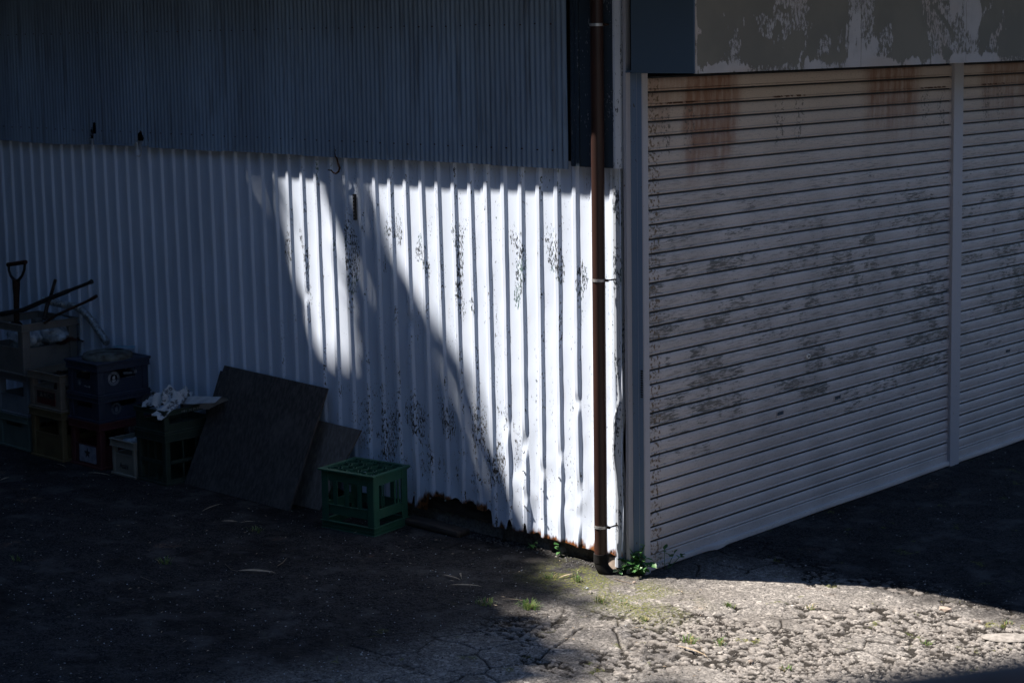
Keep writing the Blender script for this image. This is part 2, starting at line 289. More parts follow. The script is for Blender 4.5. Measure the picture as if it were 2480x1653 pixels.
M['leaf'] = mat_leaf('green_leaf', (.035, .13, .035), (.075, .19, .06)); M['grass'] = mat_leaf('grass_blade', (.06, .15, .035), (.17, .24, .07), .3); M['grass_dry'] = mat_leaf('dry_grass_blade', (.26, .23, .10), (.36, .29, .15), .2); M['crown'] = mat_leaf('tree_foliage', (.030, .055, .022), (.055, .085, .035), .1)
M['bark'] = simple('tree_bark', (.08, .06, .045), (.04, .032, .026), 14, .95, 0, (1, 1, .2), .02); M['rail'] = simple('rusty_brown_rail', (.11, .075, .068), (.06, .042, .04), 18, .7, 0, (1, 1, 1), .002)
def mat_news():
    t = NT('printed_newspaper'); o = t.sep(); l = t.noise(260, 2, t.map((.25, .25, 1))); b = t.noise(22, 2); m = t.math('MULTIPLY', t.ms(b, .50, .62), t.ms(l, .42, .5))
    return t.out(t.mix(m, (.44, .47, .50), (.05, .055, .065)), .8)
M['news'] = mat_news()

# ------------------------------------------------------------------ ground
def axis(fine0, fine1, step, lo, hi, grow=1.12):
    a = list(np.arange(fine0, fine1, step)); x = a[-1]; d = step
    while x < hi: d = min(d*grow, 12); x += d; a.append(x)
    x = a[0]; d = step; b = []
    while x > lo: d = min(d*grow, 12); x -= d; b.append(x)
    return np.array(b[::-1]+a)
gx = axis(-1.6, 2.7, .0063, -120, 120); gy = axis(-2.3, .8, .0063, -120, 120)
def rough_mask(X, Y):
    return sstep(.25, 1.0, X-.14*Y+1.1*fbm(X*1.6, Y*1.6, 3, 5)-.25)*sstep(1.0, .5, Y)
def vorf(X, Y, c, sd):
    X = X/c+sd*13.7; Y = Y/c+sd*7.1; xi = np.floor(X).astype(int); yi = np.floor(Y).astype(int)
    f1 = np.full(X.shape, 9.); f2 = f1.copy(); h = np.zeros(X.shape); dx = h.copy(); dy = h.copy(); t = h.copy()
    for a in (-1, 0, 1):
        for b in (-1, 0, 1):
            u, v = (xi+a) & 255, (yi+b) & 255; px = xi+a+.1+.8*_tab[u, v]; py = yi+b+.1+.8*_tab[v, (u+91) & 255]; d = np.hypot(X-px, Y-py); n = d < f1
            f2 = np.where(n, f1, np.minimum(f2, d)); h = np.where(n, _tab[(u+37) & 255, v], h); t = np.where(n, _tab[(u+71) & 255, (v+5) & 255], t); dx = np.where(n, X-px, dx); dy = np.where(n, Y-py, dy); f1 = np.minimum(f1, d)
    return f2-f1, h, dx*np.cos(t*6.28)+dy*np.sin(t*6.28)
def crumble(X, Y):      # where the top layer has broken up into fragments
    q = fbm(X*3.1+.5*fbm(X*8, Y*8, 2, 40), Y*4.6, 4, 11); return sstep(.47, .53, q+.15*sstep(.5, 1.6, X)-.03+.05*sstep(-.2, -.9, Y)*sstep(.5, 1.2, X))
def ground_parts(X, Y):
    near = sstep(9, 4, np.abs(X))*sstep(9, 4, np.abs(Y)); r = rough_mask(X, Y); cm = crumble(X, Y)
    wx = X+.022*(fbm(X*26, Y*26, 3, 70)-.5); wy = (Y+.022*(fbm(X*26, Y*26, 3, 74)-.5))*1.25
    e1, h1, t1_ = vorf(wx, wy, .038, 1); e2, h2, t2_ = vorf(wx, wy, .020, 2); e3, h3, t3_ = vorf(X+.05*(fbm(X*7, Y*7, 3, 80)-.5), Y+.05*(fbm(X*7, Y*7, 3, 84)-.5), .24, 3)
    big = sstep(.42, .50, fbm(X*5, Y*5, 2, 90))
    gap = np.maximum(sstep(.15, .06, e1)*big, sstep(.24, .10, e2)*(1-big))
    frag = (np.where(big > .5, (h1-.65)*.011+t1_*.003, (h2-.65)*.008+t2_*.002))-.007*gap-.002
    crack = sstep(.05, .008, e3)*sstep(.40, .52, fbm(X*3, Y*3, 2, 95))
    grain = (fbm(X*60, Y*60, 2, 3)-.5)*.005
    h = (fbm(X*.9, Y*.9, 2, 1)-.5)*.010+grain+cm*r*frag-crack*.012*(.25+.75*r)*(1-cm*.5)
    dirt = np.clip(cm*r*gap+crack*(.4+.6*r)+cm*r*sstep(.42, .2, np.where(big > .5, h1, h2))*.8, 0, 1)
    return (h+.002)*near-.002, dirt*near, np.where(big > .5, h1, h2)*cm*r
def gh(X, Y): return ground_parts(X, Y)[0]
def plate(X, Y): return 1-crumble(X, Y)
GX, GY = np.meshgrid(gx, gy, indexing='ij')
Vg = np.stack([GX.ravel(), GY.ravel(), gh(GX, GY).ravel()], 1)
GH, GD, GT = ground_parts(GX, GY)
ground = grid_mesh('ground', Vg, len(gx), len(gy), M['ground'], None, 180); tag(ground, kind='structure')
for nm_, ar_ in (('dirt', GD), ('tone', GT)): at_ = ground.data.attributes.new(nm_, 'FLOAT', 'POINT'); at_.data.foreach_set('value', ar_.ravel().astype(np.float32))
def gz(x, y): return float(gh(np.array([x]), np.array([y]))[0])

# ------------------------------------------------------------------ the building
bld = empty('garage_building', (-2, 2, 0), 0, 'garage with white ribbed lower walls, dark corrugated upper walls and two roller shutters', 'garage')
bld.location = (0, 0, 0)
RIB0, RP, SEAM = -.451, .1195, 1.985
ribs = [RIB0+RP-RP*k for k in range(0, 62)]
dents = [(-.69, .545, .05, 1.2), (-.81, .62, .05, .5), (-.57, .42, .04, .7), (-.33, .80, .03, .9), (-.33, .34, .07, .9), (-.45, .52, .04, .6), (-1.53, 1.09, .03, 1.1), (-2.37, 1.16, .03, 1.1), (-.33, .22, .05, .9), (-.93, .30, .03, .6), (-1.05, .36, .03, .5), (-.69, .27, .04, .6), (-1.41, .42, .03, .5)]
def zb(x):
    z = np.full_like(x, .078)+(fbm(x*9, x*0, 2, 50)-.5)*.010
    torn = sstep(-1.455, -1.425, x)*sstep(-.950, -.960, x)
    z = z+torn*(.085+.045*(vnoise(x*16, x*0+3, 2)-.4)+.022*(vnoise(x*60, x*0, 8)-.5)-.02*sstep(-1.2, -.98, x))
    for c, wd, h in ((-.80, .014, .055), (-.695, .012, .05), (-1.555, .012, .06), (-.62, .02, .012)): z = z+h*np.exp(-((x-c)/wd)**4)
    return z
def lower_sheet(xa, xb, yoff, wob):
    xs = []
    for r in ribs:
        for d in (-.026, -.0245, -.0105, -.004, .004, .0105, .0245, .026, .036, .048, .060, .072, .084): xs.append(r+d)
    xs = np.array(sorted(x for x in xs if xa < x < xb)); xs = np.concatenate([[xa], xs, [xb]])
    if xa > -1.8: xs = np.unique(np.concatenate([xs, np.arange(xa, xb, .006)]))
    tz = np.concatenate([np.linspace(0, .12, 12), np.linspace(.13, .5, 34), np.linspace(.52, 1, 34)])
    X, T = np.meshgrid(xs, tz, indexing='ij'); Z = zb(X)+T*(SEAM-zb(X))
    k = np.round((RIB0-X)/RP); rc = RIB0-k*RP; d = np.abs(X-rc); H = .0108
    rel = np.ones_like(X)
    for rx, rz, s, a in dents: rel -= a*np.exp(-((Z-rz)/s)**2)*np.exp(-((rc-rx)/.03)**2)
    prof = np.clip((.0245-d)/.0135, 0, 1)*H*rel
    pan = np.clip(1-((d-.0597)/.034)**2, 0, 1)*.0012*(d > .0245)
    lowk = sstep(.75, .1, Z); bend = (fbm(X*5, Z*4, 3, 60+wob)-.5)*(.006+.026*lowk)+(vnoise(X*14, Z*9, 70+wob)-.5)*.006*lowk
    Y = yoff-prof+pan+bend*sstep(SEAM, SEAM-.5, Z)
    lean = .02*sstep(-.6, -1.15, X)
    XX = X+lean*(SEAM-.15-Z)+(vnoise(Z*5, rc*9, 80)-.5)*.010*lowk
    return grid_mesh('cladding_sheet', np.stack([XX.ravel(), Y.ravel(), Z.ravel()], 1), len(xs), len(tz), M['white'], bld, 24)
edges = [-7.3, -6.1, -5.27, -4.44, -3.61, -2.66, -1.82, -.962, -.048]
for i in range(len(edges)-1):
    s = lower_sheet(edges[i]-(.012 if i else 0), edges[i+1], -.0015*(i % 2)-(.003 if i == 7 else 0), i)
# upper small-wave corrugated sheets, standing proud, with two torn spots
CP = .034
def in_hole(P):
    x, z = P[:, 0], P[:, 2]; r = np.zeros(len(P), bool)
    for (px, py, w, h) in holes:
        c = ony(px, py, -.04); n = vnoise(x*150, z*120, 4)*.5; r |= (((x-c[0])/w)**2+((z-c[2])/h)**2) < .55+n
    return r
holes = [(228, 312, .026, .040), (341, 334, .030, .048), (333, 350, .045, .018), (223, 335, .012, .075)]
ue = [-7.3, -5.9, -5.18, -4.46, -3.74, -3.02, -2.30, -1.58, -.86, -.352]
for i in range(len(ue)-1):
    xa, xb = ue[i]-.01*(i > 0), ue[i+1]; xs = np.arange(xa, xb+.001, CP/8); tz = np.concatenate([np.linspace(1.944, 2.09, 30 if xa < -3.7 and xa > -5 else 5), np.linspace(2.1, 3.04, 8)])
    X, Z = np.meshgrid(xs, tz, indexing='ij'); Y = -.036-.0055*np.cos(2*math.pi*X/CP)-.0030*(i % 2)+(fbm(X*1.5, Z*2, 2, 90)-.5)*.006
    Zz = Z+np.where(Z < 1.95, (vnoise(X*1.2, Z*0, 9)-.5)*.012+.004*(i % 2), 0)
    grid_mesh('corrugated_sheet', np.stack([X.ravel(), Y.ravel(), Zz.ravel()], 1), len(xs), len(tz), M['upper'], bld, 180, in_hole if -5 < xa < -3.7 else None)
nb = MB()
for zrow in (2.040, 2.648):
    for k in range(66):
        x = -.44-k*.1023+random.uniform(-.004, .004); y = -.0438; z = zrow+random.uniform(-.003, .003); nb.tube([(x, y+.003, z), (x, y-.003, z)], .0042, 6)
tag(nb.build('nail_head', M['rusty'], bld), kind='stuff')
nb = MB()
for rx in ribs[1:26]:
    for z in (.19+random.uniform(-.05, .1), .34+random.uniform(-.05, .1)):
        x = rx+(.02*(SEAM-.15-z) if rx < -1 else 0)+random.uniform(-.004, .004); nb.tube([(x, -.014, z), (x, -.0195, z)], .0045, 7)
tag(nb.build('screw_head', M['galv'], bld), kind='stuff')
# curled strips of torn sheet and wire under the holes
for px, py, a in ((226, 318, .4), (338, 352, -.5)):
    p = ony(px, py, -.034); MB().add([p+(-.012, 0, .02), p+(.010, -.008, .018), p+(.004, -.018, -.02), p+(-.006, -.004, -.03)], [(0, 1, 2, 3)]).build('torn_flap', M['upper'], bld)
p = ony(341, 366, -.04); MB().tube([p+(-.0, 0, .03), p+(.006, 0, .0), p+(.003, -.004, -.025), p+(-.012, -.006, -.034), p+(-.035, -.006, -.030)], .0028, 6).build('bent_wire', M['galv'], bld)

# timber sill seen through the torn foot, rough plinth
MB().box((-7.2, .030, .085), (-.10, .058, .235)).build('timber_sill', M['timber'], bld)
xs = np.arange(-7.2, .02, .012); tz = np.linspace(-.03, .095, 12); X, T = np.meshgrid(xs, tz, indexing='ij')
Yp = .062-.10*sstep(.03, -.02, T)*0+(fbm(X*25, T*25, 4, 15)-.5)*.028*sstep(.1, .0, T)-.012
grid_mesh('concrete_plinth', np.stack([X.ravel(), Yp.ravel(), T.ravel()], 1), len(xs), len(tz), M['concrete'], bld, 180)
MB().box((-7.2, .06, .09), (-.05, .4, .10)).build('plinth_top', M['concrete'], bld)
# inner shell keeps daylight out of the hollow
MB().box((-7.2, .10, .10), (-.12, .13, 3.04)).build('inner_wall', M['void'], bld)

# corner posts, each a folded strip following the corner
def fold(name, pts, z0, z1, m, wob=0., seedn=0, nz=2):
    zs = np.linspace(z0, z1, nz); P = []
    for (x, y) in pts:
        for z in zs: P.append((x+(vnoise(z*5, 0, seedn)-.5)*wob*(sstep(1.1, .9, z)*sstep(.15, .4, z) if wob else 0), y-(vnoise(z*7, 3, seedn)-.4)*wob*(sstep(1.1, .9, z)*sstep(.1, .4, z) if wob else 0), z))
    return grid_mesh(name, np.array(P, float), len(pts), nz, m, bld, 25)
def px_x(px, Y, py=480): return float(ony(px, py, Y)[0])
# upper corner cap: dark flaking board with two raised folds, pale at the arris
up = [(px_x(1382, -.02, 250), -.022), (px_x(1384, -.05, 250), -.050), (px_x(1392, -.052, 250), -.052), (px_x(1394, -.06, 250), -.060), (px_x(1402, -.06, 250), -.060), (px_x(1404, -.052, 250), -.052), (px_x(1484, -.052, 250), -.052)]
fold('corner_cap', up, 1.965, 3.04, M['dark_trim'])
x1 = px_x(1484, -.052, 250); fold('corner_cap', [(x1, -.0505), (x1+.010, -.048), (x1+.022, -.030), (x1+.024, -.024)], 1.962, 3.04, M['light_trim'])
x2 = px_x(1500, -.024, 250); fold('corner_cap', [(x1+.024, -.024), (x2, -.024), (x2+.001, -.0235)], 1.96, 3.04, M['blue_post']); fold('corner_cap', [(x2+.001, -.026), (x2+.004, .004), (x2+.008, .010)], 1.962, 3.04, M['light_trim'])
# lower corner trim: rounded, dented by knocks
xa = px_x(1480, -.006); fold('corner_trim', [(xa, .004), (xa+.010, -.012), (xa+.022, -.018), (xa+.036, -.017), (xa+.047, -.010), (xa+.052, .004), (xa+.054, .022)], .02, 1.975, M['light_trim'], .022, 3, 60)
xb_ = px_x(1511, -.012); xc = px_x(1517.5, -.012); fold('corner_trim', [(xb_-.003, -.004), (xb_-.002, -.0115), (xc, -.012), (xc+.001, -.011), (xc+.0015, .020)], .0, 3.04, M['pale_frame'], .006, 5, 50)
xe = px_x(1543.5, .020); xf = px_x(1557, .020)
fold('corner_post', [(xc+.0015, .0195), (xe-.0015, .0195), (xe-.0013, .028), (xe+.0013, .028), (xe+.0015, .0195), (xf-.006, .0195), (xf-.005, .026), (xf, .026)], -.02, 2.41, M['blue_post'])
sb_ = MB()
z0_ = float(ony(1553, 962, .018)[2]); z1_ = float(ony(1553, 893, .018)[2]); xs_ = px_x(1552, .019)
for k in range(12): sb_.box((xs_-.007, .015, z0_+(z1_-z0_)*k/12), (xs_+.005, .0194, z0_+(z1_-z0_)*k/12+.005))
tag(sb_.build('vent_slots', M['black'], bld), kind='stuff')
# guide rail beside the shutter
def box_part(name, a, b, m, parent=bld, bev=0., lab=None):
    o = MB().box(a, b).build(name, m, parent, None, bev); 
    if lab: o['label'] = lab
    return o
yg = float(onx(1573.5, 700, xf)[1])
box_part('guide_rail', (xf-.055, .0205, -.02), (xf-.0005, yg-.012, 2.41), M['pale_frame'], bld, .002)
box_part('guide_rail', (xf-.05, yg-.0115, -.02), (xf-.004, yg, 2.41), M['pale_frame'], bld, .001)
# header box over the shutters
box_part('header_panel', (px_x(1528, -.028, 100), -.028, 2.412), (.4095, -.020, 3.04), M['blue_header'])
box_part('header_soffit', (.0, -.019, 2.414), (.405, 7.3, 2.424), M['blue_header'])
for a, b in ((-.0195, 1.358), (1.362, 2.418), (2.422, 3.6), (3.604, 5.0), (5.004, 7.3)):
    box_part('fascia_panel', (.402, a, 2.410), (.412, b, 3.04), M['fascia'], bld)
box_part('shutter_lintel', (-.09, .06, 2.37), (-.075, 7.3, 3.04), M['void'])
# roller shutters
SX = xf-.030; PITCHS = .0702; ZT = 2.392
prof = [(-.016, .000), (-.006, .0008), (.0005, .003), (.0022, .0075), (.0005, .0115), (-.0022, .0125), (-.0012, .016), (.0012, .030), (.0014, .046), (-.0002, .059), (-.003, .0622), (-.014, .0638), (-.016, .0702)]
def slat_mesh(y0, y1, name):
    v = []; f = []; n = len(prof); ys = np.linspace(y0, y1, 3)
    for y in ys:
        for a, b in prof: v.append((a, y, b))
    for j in range(2):
        for i in range(n-1): f.append((j*n+i, (j+1)*n+i, (j+1)*n+i+1, j*n+i+1))
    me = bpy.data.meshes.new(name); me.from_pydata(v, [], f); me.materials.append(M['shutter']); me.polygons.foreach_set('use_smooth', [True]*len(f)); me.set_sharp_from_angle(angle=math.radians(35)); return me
XP = SX+.016; YP0 = float(onx(2301, 1000, XP)[1]); YP1 = float(onx(2324, 1000, XP)[1])
def shutter(y0, y1, locks, kink):
    sh = empty('roller_shutter', (0, 0, 0)); sh.parent = bld
    me = slat_mesh(y0, y1, 'slat')
    z = ZT-PITCHS; k = 0
    while z > .02:
        o = bpy.data.objects.new('slat', me); col.objects.link(o); o.parent = sh; o.location = (SX+random.uniform(-.0007, .0007), 0, z); o.rotation_euler = (0, 0, random.uniform(-.0003, .0003)); z -= PITCHS; k += 1
    top = z+PITCHS; ys = np.linspace(y0, y1, 60); P = []
    pf = [(-.012, top), (-.002, top-.002), (.001, top-.006), (.001, .030), (.014, .0275), (.0165, .022), (.0165, .006), (.012, .001)]
    for y in ys:
        d = kink*math.exp(-((y-.62)/.05)**2)
        for a, b in pf: P.append((SX+a+(d*.8 if b < .03 else d*.15), y, b-(d*.35 if b < .03 else 0)+(math.sin(y*5)*.0015 if b < .04 else 0)))
    grid_mesh('bottom_rail', np.array(P), len(ys), len(pf), M['shutter'], sh, 30)
    for (px, py, kind) in locks:
        p = onx(px, py, SX+.003)
        if kind == 'ring':
            MB().tube([(SX, p[1], p[2]), (SX+.009, p[1], p[2])], .0135, 20).build('lock_plate', M['chrome'], sh, 30)
            MB().tube([(SX+.008, p[1], p[2]), (SX+.0098, p[1], p[2])], .0065, 14).build('keyhole', M['void'], sh)
        else:
            b = MB(); b.box((SX+.001, p[1]-.034, p[2]-.013), (SX+.0045, p[1]+.034, p[2]-.010)); b.box((SX+.001, p[1]-.034, p[2]+.010), (SX+.0045, p[1]+.034, p[2]+.013)); b.box((SX+.001, p[1]-.034, p[2]-.010), (SX+.0045, p[1]-.030, p[2]+.010)); b.box((SX+.001, p[1]+.030, p[2]-.010), (SX+.0045, p[1]+.034, p[2]+.010))
            b.build('pull_frame', M['shutter'], sh); MB().box((SX+.001, p[1]-.030, p[2]-.010), (SX+.0025, p[1]+.030, p[2]+.010)).build('pull_recess', M['dark_trim'], sh)
    return sh
shutter(yg-.004, YP0+.004, [(1957, 862, 'ring'), (2029, 962, 'pull'), (1890, 1000, 'pull')], .018)
shutter(YP1-.002, 7.2, [(2441, 849, 'pull')], 0)
# centre post between the shutters
box_part('centre_post', (SX-.02, YP0, -.01), (XP+.003, YP0+(YP1-YP0)*.48, 2.409), M['pale_frame'], bld, .002)
box_part('centre_post', (SX-.02, YP0+(YP1-YP0)*.48+.0015, -.01), (XP, YP1, 2.409), M['pale_frame'], bld, .002)
box_part('back_wall', (-.2, .14, -.02), (-.17, 7.3, 3.04), M['void'])
# roof with a deep eave
EO = .45; EZ = 1.803+2.78*EO
box_part('roof', (-7.6, -EO, EZ), (.75, 8., EZ+.12), M['upper'])
box_part('wall_head', (-7.3, -.02, 3.04), (-.02, .05, EZ-.001), M['upper'])
box_part('wall_head', (-.02, -.0, 3.04), (.40, 7.3, EZ-.001), M['upper'])

# ------------------------------------------------------------------ downpipe on its brackets
PY = -.085; pc = float(ony(1452, 900, PY)[0])
dp = empty('downpipe', (pc, PY, 0), 0, 'brown round rain downpipe strapped to the building corner', 'downpipe')
def at(o, b): return b
zc = float(ony(1455, 1345, PY)[2])
lean = (float(ony(1448.5, 60, PY)[0])-float(ony(1459, 1340, PY)[0]))/(2.62-.06)
def pxz(z): return lean*(z-1.1)
MB().tube([(pxz(z), 0, z) for z in np.linspace(zc, 3.04, 20)], .0315, 28).build('pipe', M['pipe'], dp, 40)
for py in (60, 678, 1273):
    z = float(ony(1452, py, PY)[2]); x = pxz(z)
    ring = MB(); k = 28; w2 = .0065
    for r_, q in ((.0318, -w2), (.0345, -w2), (.0345, w2), (.0318, w2)):
        for j in range(k): a = 2*math.pi*j/k; ring.v.append((x+r_*math.cos(a), r_*math.sin(a), z+q))
    for i in range(4):
        for j in range(k): ring.f.append((i*k+j, i*k+(j+1) % k, ((i+1) % 4)*k+(j+1) % k, ((i+1) % 4)*k+j))
    b = ring.build('pipe_band', M['galv'], dp, 30)
    MB().box((x+.030, .004, z-.006), (x+.052, .012, z+.006)).tube([(x+.045, .008, z), (x+.046, .085, z)], .004, 6).build('band_bolt', M['rusty'], dp)
sk = MB().tube([(pxz(zc), 0, zc+.012), (pxz(zc), 0, zc-.03)], .0365, 24).build('socket', M['black_pvc'], dp, 40)
x0 = pxz(zc); MB().tube([(x0, 0, zc-.022), (x0+.004, -.001, zc-.045), (x0+.014, .002, zc-.064), (x0+.030, .010, zc-.082), (x0+.045, .022, zc-.100)], [.034, .034, .033, .032, .031], 20).build('elbow', M['black_pvc'], dp, 50)
# small broken concrete block behind it
p = onz(1492, 1372); o = MB()
blk = [(-.028, -.03), (.03, -.034), (.036, .02), (-.02, .03)]
o.add([(a, b, -.01) for a, b in blk]+[(a*.9+.003, b*.9, .052+(i % 2)*.012) for i, (a, b) in enumerate(blk)], [(0, 3, 2, 1), (4, 5, 6, 7), (0, 1, 5, 4), (1, 2, 6, 5), (2, 3, 7, 6), (3, 0, 4, 7)])
o = o.build('concrete_block', M['stone_warm'], None, None, .003); o.location = (p[0], p[1], gz(p[0], p[1])); tag(o, 'small chipped concrete block wedged beside the foot of the downpipe', 'concrete block')

# ------------------------------------------------------------------ hook and strap on the wall
pts = [(1860, 130), (1866, 200), (1885, 232), (1871, 272), (1885, 380), (1922, 430), (1952, 560), (1986, 650), (1962, 740), (1895, 790), (1840, 770), (1790, 712), (1710, 703)]
P3 = [ony(620+a/9.8, 340+b/9.8, -.040) for a, b in pts]
o = MB().tube(P3, [.003, .003, .003, .003, .004, .0045, .005, .0056, .0056, .005, .0045, .004, .0034], 8).build('wire_hook', M['rusty'], None, 60)
tag(o, 'rusty wire hook poking out from under the upper corrugated sheet', 'hook')
pa = ony(857.5, 470, -.018); pb = ony(858.5, 533, -.018)
st = empty('slotted_strap', (pa[0], -.0165, pb[2]), 0, 'short dark slotted metal strap fixed upright on the white ribbed wall', 'strap')
h = pa[2]-pb[2]; MB().box((-.0085, -.006, 0), (.0085, .010, h)).build('strap_plate', M['black'], st, None, .003)
for k in range(7): MB().box((-.0025, -.0072, .012+k*h/7.6), (.0025, -.006, .020+k*h/7.6)).build('slot', M['galv'], st)

# ------------------------------------------------------------------ crates
def crate(name, corner, lx, ly, h, m, label, rz=0., z0=0., opening=(.48, .82), post=.05, handle_only=False, tiers=False, slant=0.):
    """corner = the (+x,-y) foot corner; crate reaches -lx and +ly from it"""
    c = empty(name, (corner[0], corner[1], z0), rz, label, 'crate', 'plastic crates stacked against the wall' if z0 or label else None)
    t = .004; rim = min(.042, h*.18); a0, a1 = opening[0]*h, opening[1]*h; in_ = .006
    for (x, y) in ((-lx, 0), (-post, 0), (-lx, ly-post), (-post, ly-post)):
        X0, X1, Y0, Y1 = x+in_, x+post-in_, y+in_, y+post-in_
        MB().box((X0, Y0, .012), (X1, Y1, h-rim)).build('corner_post', m, c, None, .008)
    r = MB()   # top rim: band with a rolled lip above and a ledge below
    for zz0, zz1, e in ((h-rim, h, .0), (h-.006, h, -.005), (h-rim-.005, h-rim, -.004)):
        k = 3e-4 if e else 0
        for (x0_, y0_, x1_, y1_) in ((-lx+e, e, -e, .012+e*0), (-lx+e, ly-.012, -e, ly-e), (-lx+e, .012, -lx+.012, ly-.012), (-.012, .012, -e, ly-.012)): r.box((x0_, y0_, zz0-k), (x1_, y1_, zz1+k))
    r.build('rim', m, c, None, .0015)
    b = MB(); b.box((-lx, 0, 0), (0, ly, .014)); b.build('base', m, c, None, .003)
    top_free = h-rim
    for side in range(4):
        if side == 0: ax, n0, n1, off, L = 'x', -lx+post-.01, -post+.01, .012, lx
        elif side == 1: ax, n0, n1, off, L = 'y', post-.01, ly-post+.01, -.016, ly
        elif side == 2: ax, n0, n1, off, L = 'x', -lx+post-.01, -post+.01, ly-.016, lx
        else: ax, n0, n1, off, L = 'y', post-.01, ly-post+.01, -lx+.012, ly
        q = MB()
        def seg(s0, s1, z_0, z_1, d=0., th=t):
            if ax == 'x': q.box((s0, off-d, z_0), (s1, off+th+d, z_1))
            else: q.box((off-d, s0, z_0), (off+th+d, s1, z_1))
        if handle_only:
            w = (n1-n0)
            seg(n0, n1, .013, a0); seg(n0, n0+w*.18, a0, a1); seg(n1-w*.18, n1, a0, a1); seg(n0, n1, a1, top_free); seg(n0+w*.16, n1-w*.16, a0-.004, a0, .004)
        elif tiers and side > 1: seg(n0, n1, .013, top_free)
        elif tiers:
            seg(n0, n1, h*.40, h*.47, .002); seg(n0, n1, .013, .03, .002)
            for k in (.33, .66): seg(n0+(n1-n0)*k-.006, n0+(n1-n0)*k+.006, .03, top_free)
        else:
            seg(n0, n1, .013, a0); seg(n0, n1, a0-.004, a0+.001, .004)
        q.build('side_panel', m, c)
    return c
def on_face(c, side, u, z, w, h, d, m, name, lx, ly):
    """a flat printed or raised rectangle on side 0 (-y) or 1 (+x) of a crate"""
    o = MB()
    if side == 0: o.box((u-w/2, .012-d-.0012, z-h/2), (u+w/2, .0118, z+h/2))
    else: o.box((-.0118, u-w/2, z-h/2), (-.012+d+.0012, u+w/2, z+h/2))
    return o.build(name, m, c)
def text_on(c, side, s, u, z, size, m, off, name='lettering', sx=1.):
    cu = bpy.data.curves.new('t', 'FONT'); cu.body = s; cu.size = size; cu.extrude = .0004; cu.align_x = 'CENTER'; cu.align_y = 'CENTER'
    to = bpy.data.objects.new('t', cu); col.objects.link(to); dg = bpy.context.evaluated_depsgraph_get(); me = bpy.data.meshes.new_from_object(to.evaluated_get(dg)); bpy.data.objects.remove(to)
    me.name = name; me.materials.clear(); me.materials.append(m)
    rot = Matrix.Rotation(math.pi/2, 4, 'X') if side == 0 else Matrix.Rotation(math.pi/2, 4, 'Z') @ Matrix.Rotation(math.pi/2, 4, 'X')
    me.transform(Matrix.Diagonal((sx, 1, 1, 1))); me.transform(rot)
    o = bpy.data.objects.new(name, me); col.objects.link(o); o.parent = c; o.location = (u, off, z) if side == 0 else (off, u, z); return o
# leftmost stack
crate('plastic_crate', (-4.611, -.42), .375, .385, .222, M['crate_sage'], 'sage green plastic crate with a small hand hole, lowest in the far left stack', 0, 0, (.66, .84), .06, True)
crate('plastic_crate', (-4.611, -.42), .375, .385, .272, M['crate_pale'], 'pale blue grey plastic crate with wide openings, middle of the far left stack', 0, .2225, (.46, .80), .06)
ca = crate('plastic_crate', (-4.58, -.455), .46, .415, .332, M['crate_grey'], 'large open grey crate full of bags and tools, topmost at far left', 0, .495, (.52, .84), .07)
# yellow stack
crate('plastic_crate', (-4.185, -.45), .36, .40, .312, M['crate_yellow'], 'mustard yellow crate with a dark opening, under the crate with the label', 0, 0, (.52, .84), .055)
cy_ = crate('plastic_crate', (-4.185, -.45), .36, .40, .236, M['crate_cream'], 'cream yellow open crate with a small dark label on its side', 0, .3125, (.58, .80), .055)
o = on_face(cy_, 0, -.175, .075, .20, .080, .002, M['print_red'], 'label', .36, .4)
on_face(cy_, 0, -.175, .092, .19, .036, .0036, M['print_dark'], 'label_band', .36, .4)
text_on(cy_, 0, '\u25b2\u2605C \u2022', -.175, .092, .042, M['crate_cream'], .0075)
# navy and red stack
cr_ = crate('plastic_crate', (-3.822, -.42), .33, .385, .287, M['crate_red'], 'dark red crate with a pale star label, under the two navy crates', 0, 0, (.48, .82), .055)
on_face(cr_, 0, -.150, .082, .175, .105, .002, M['label_pale'], 'label', .33, .385)
st_ = MB(); st_.add([(math.sin(k*math.pi/5)*(.036 if k % 2 == 0 else .0145), 0, math.cos(k*math.pi/5)*(.036 if k % 2 == 0 else .0145)) for k in range(10)]+[(0, 0, 0)], [(k, (k+1) % 10, 10) for k in range(10)])
s_ = st_.build('star', M['print_dark'], cr_); s_.location = (-.150, .0078, .086)
cn2 = crate('plastic_crate', (-3.822, -.42), .335, .385, .157, M['crate_navy'], 'navy blue crate, lower of two stacked on the red crate', 0, .2875, (.55, .8), .06, True)
cn1 = crate('plastic_crate', (-3.822, -.42), .335, .385, .200, M['crate_navy'], 'navy blue crate with a white round emblem, topmost on the red crate', 0, .445, (.5, .8), .06, True)
def emblem(c, side, u, z, R, m, off):
    b = MB(); n = 36
    for k in range(n):
        a = 2*math.pi*k/n; a2 = a+2*math.pi/n*.62
        for rr in ((R, R*.86),): b.add([(0, math.cos(q)*r_, math.sin(q)*r_) for q in (a, a2) for r_ in rr], [(0, 2, 3, 1)])
    b.add([(0, math.cos(2*math.pi*k/n)*r_, math.sin(2*math.pi*k/n)*r_) for k in range(n) for r_ in (R*.78, R*.68)], [(2*k, (2*k+2) % (2*n), (2*k+3) % (2*n), 2*k+1) for k in range(n)])
    for cz_, rr, rw in ((.12, .34, .26), (-.28, .44, .34)):
        b.add([(0, math.cos(2*math.pi*k/16)*R*rw, R*cz_+math.sin(2*math.pi*k/16)*R*rr*.6) for k in range(16)], [tuple(range(16))])
    b.add([(0, -.06*R, .3*R), (0, .22*R, .3*R), (0, .1*R, .55*R)], [(0, 1, 2)])
    if side == 0: b.v = [(y, 0, z_) for x, y, z_ in b.v]
    o = b.build('emblem', m, c); o.location = (off, u, z) if side else (u, off, z); return o
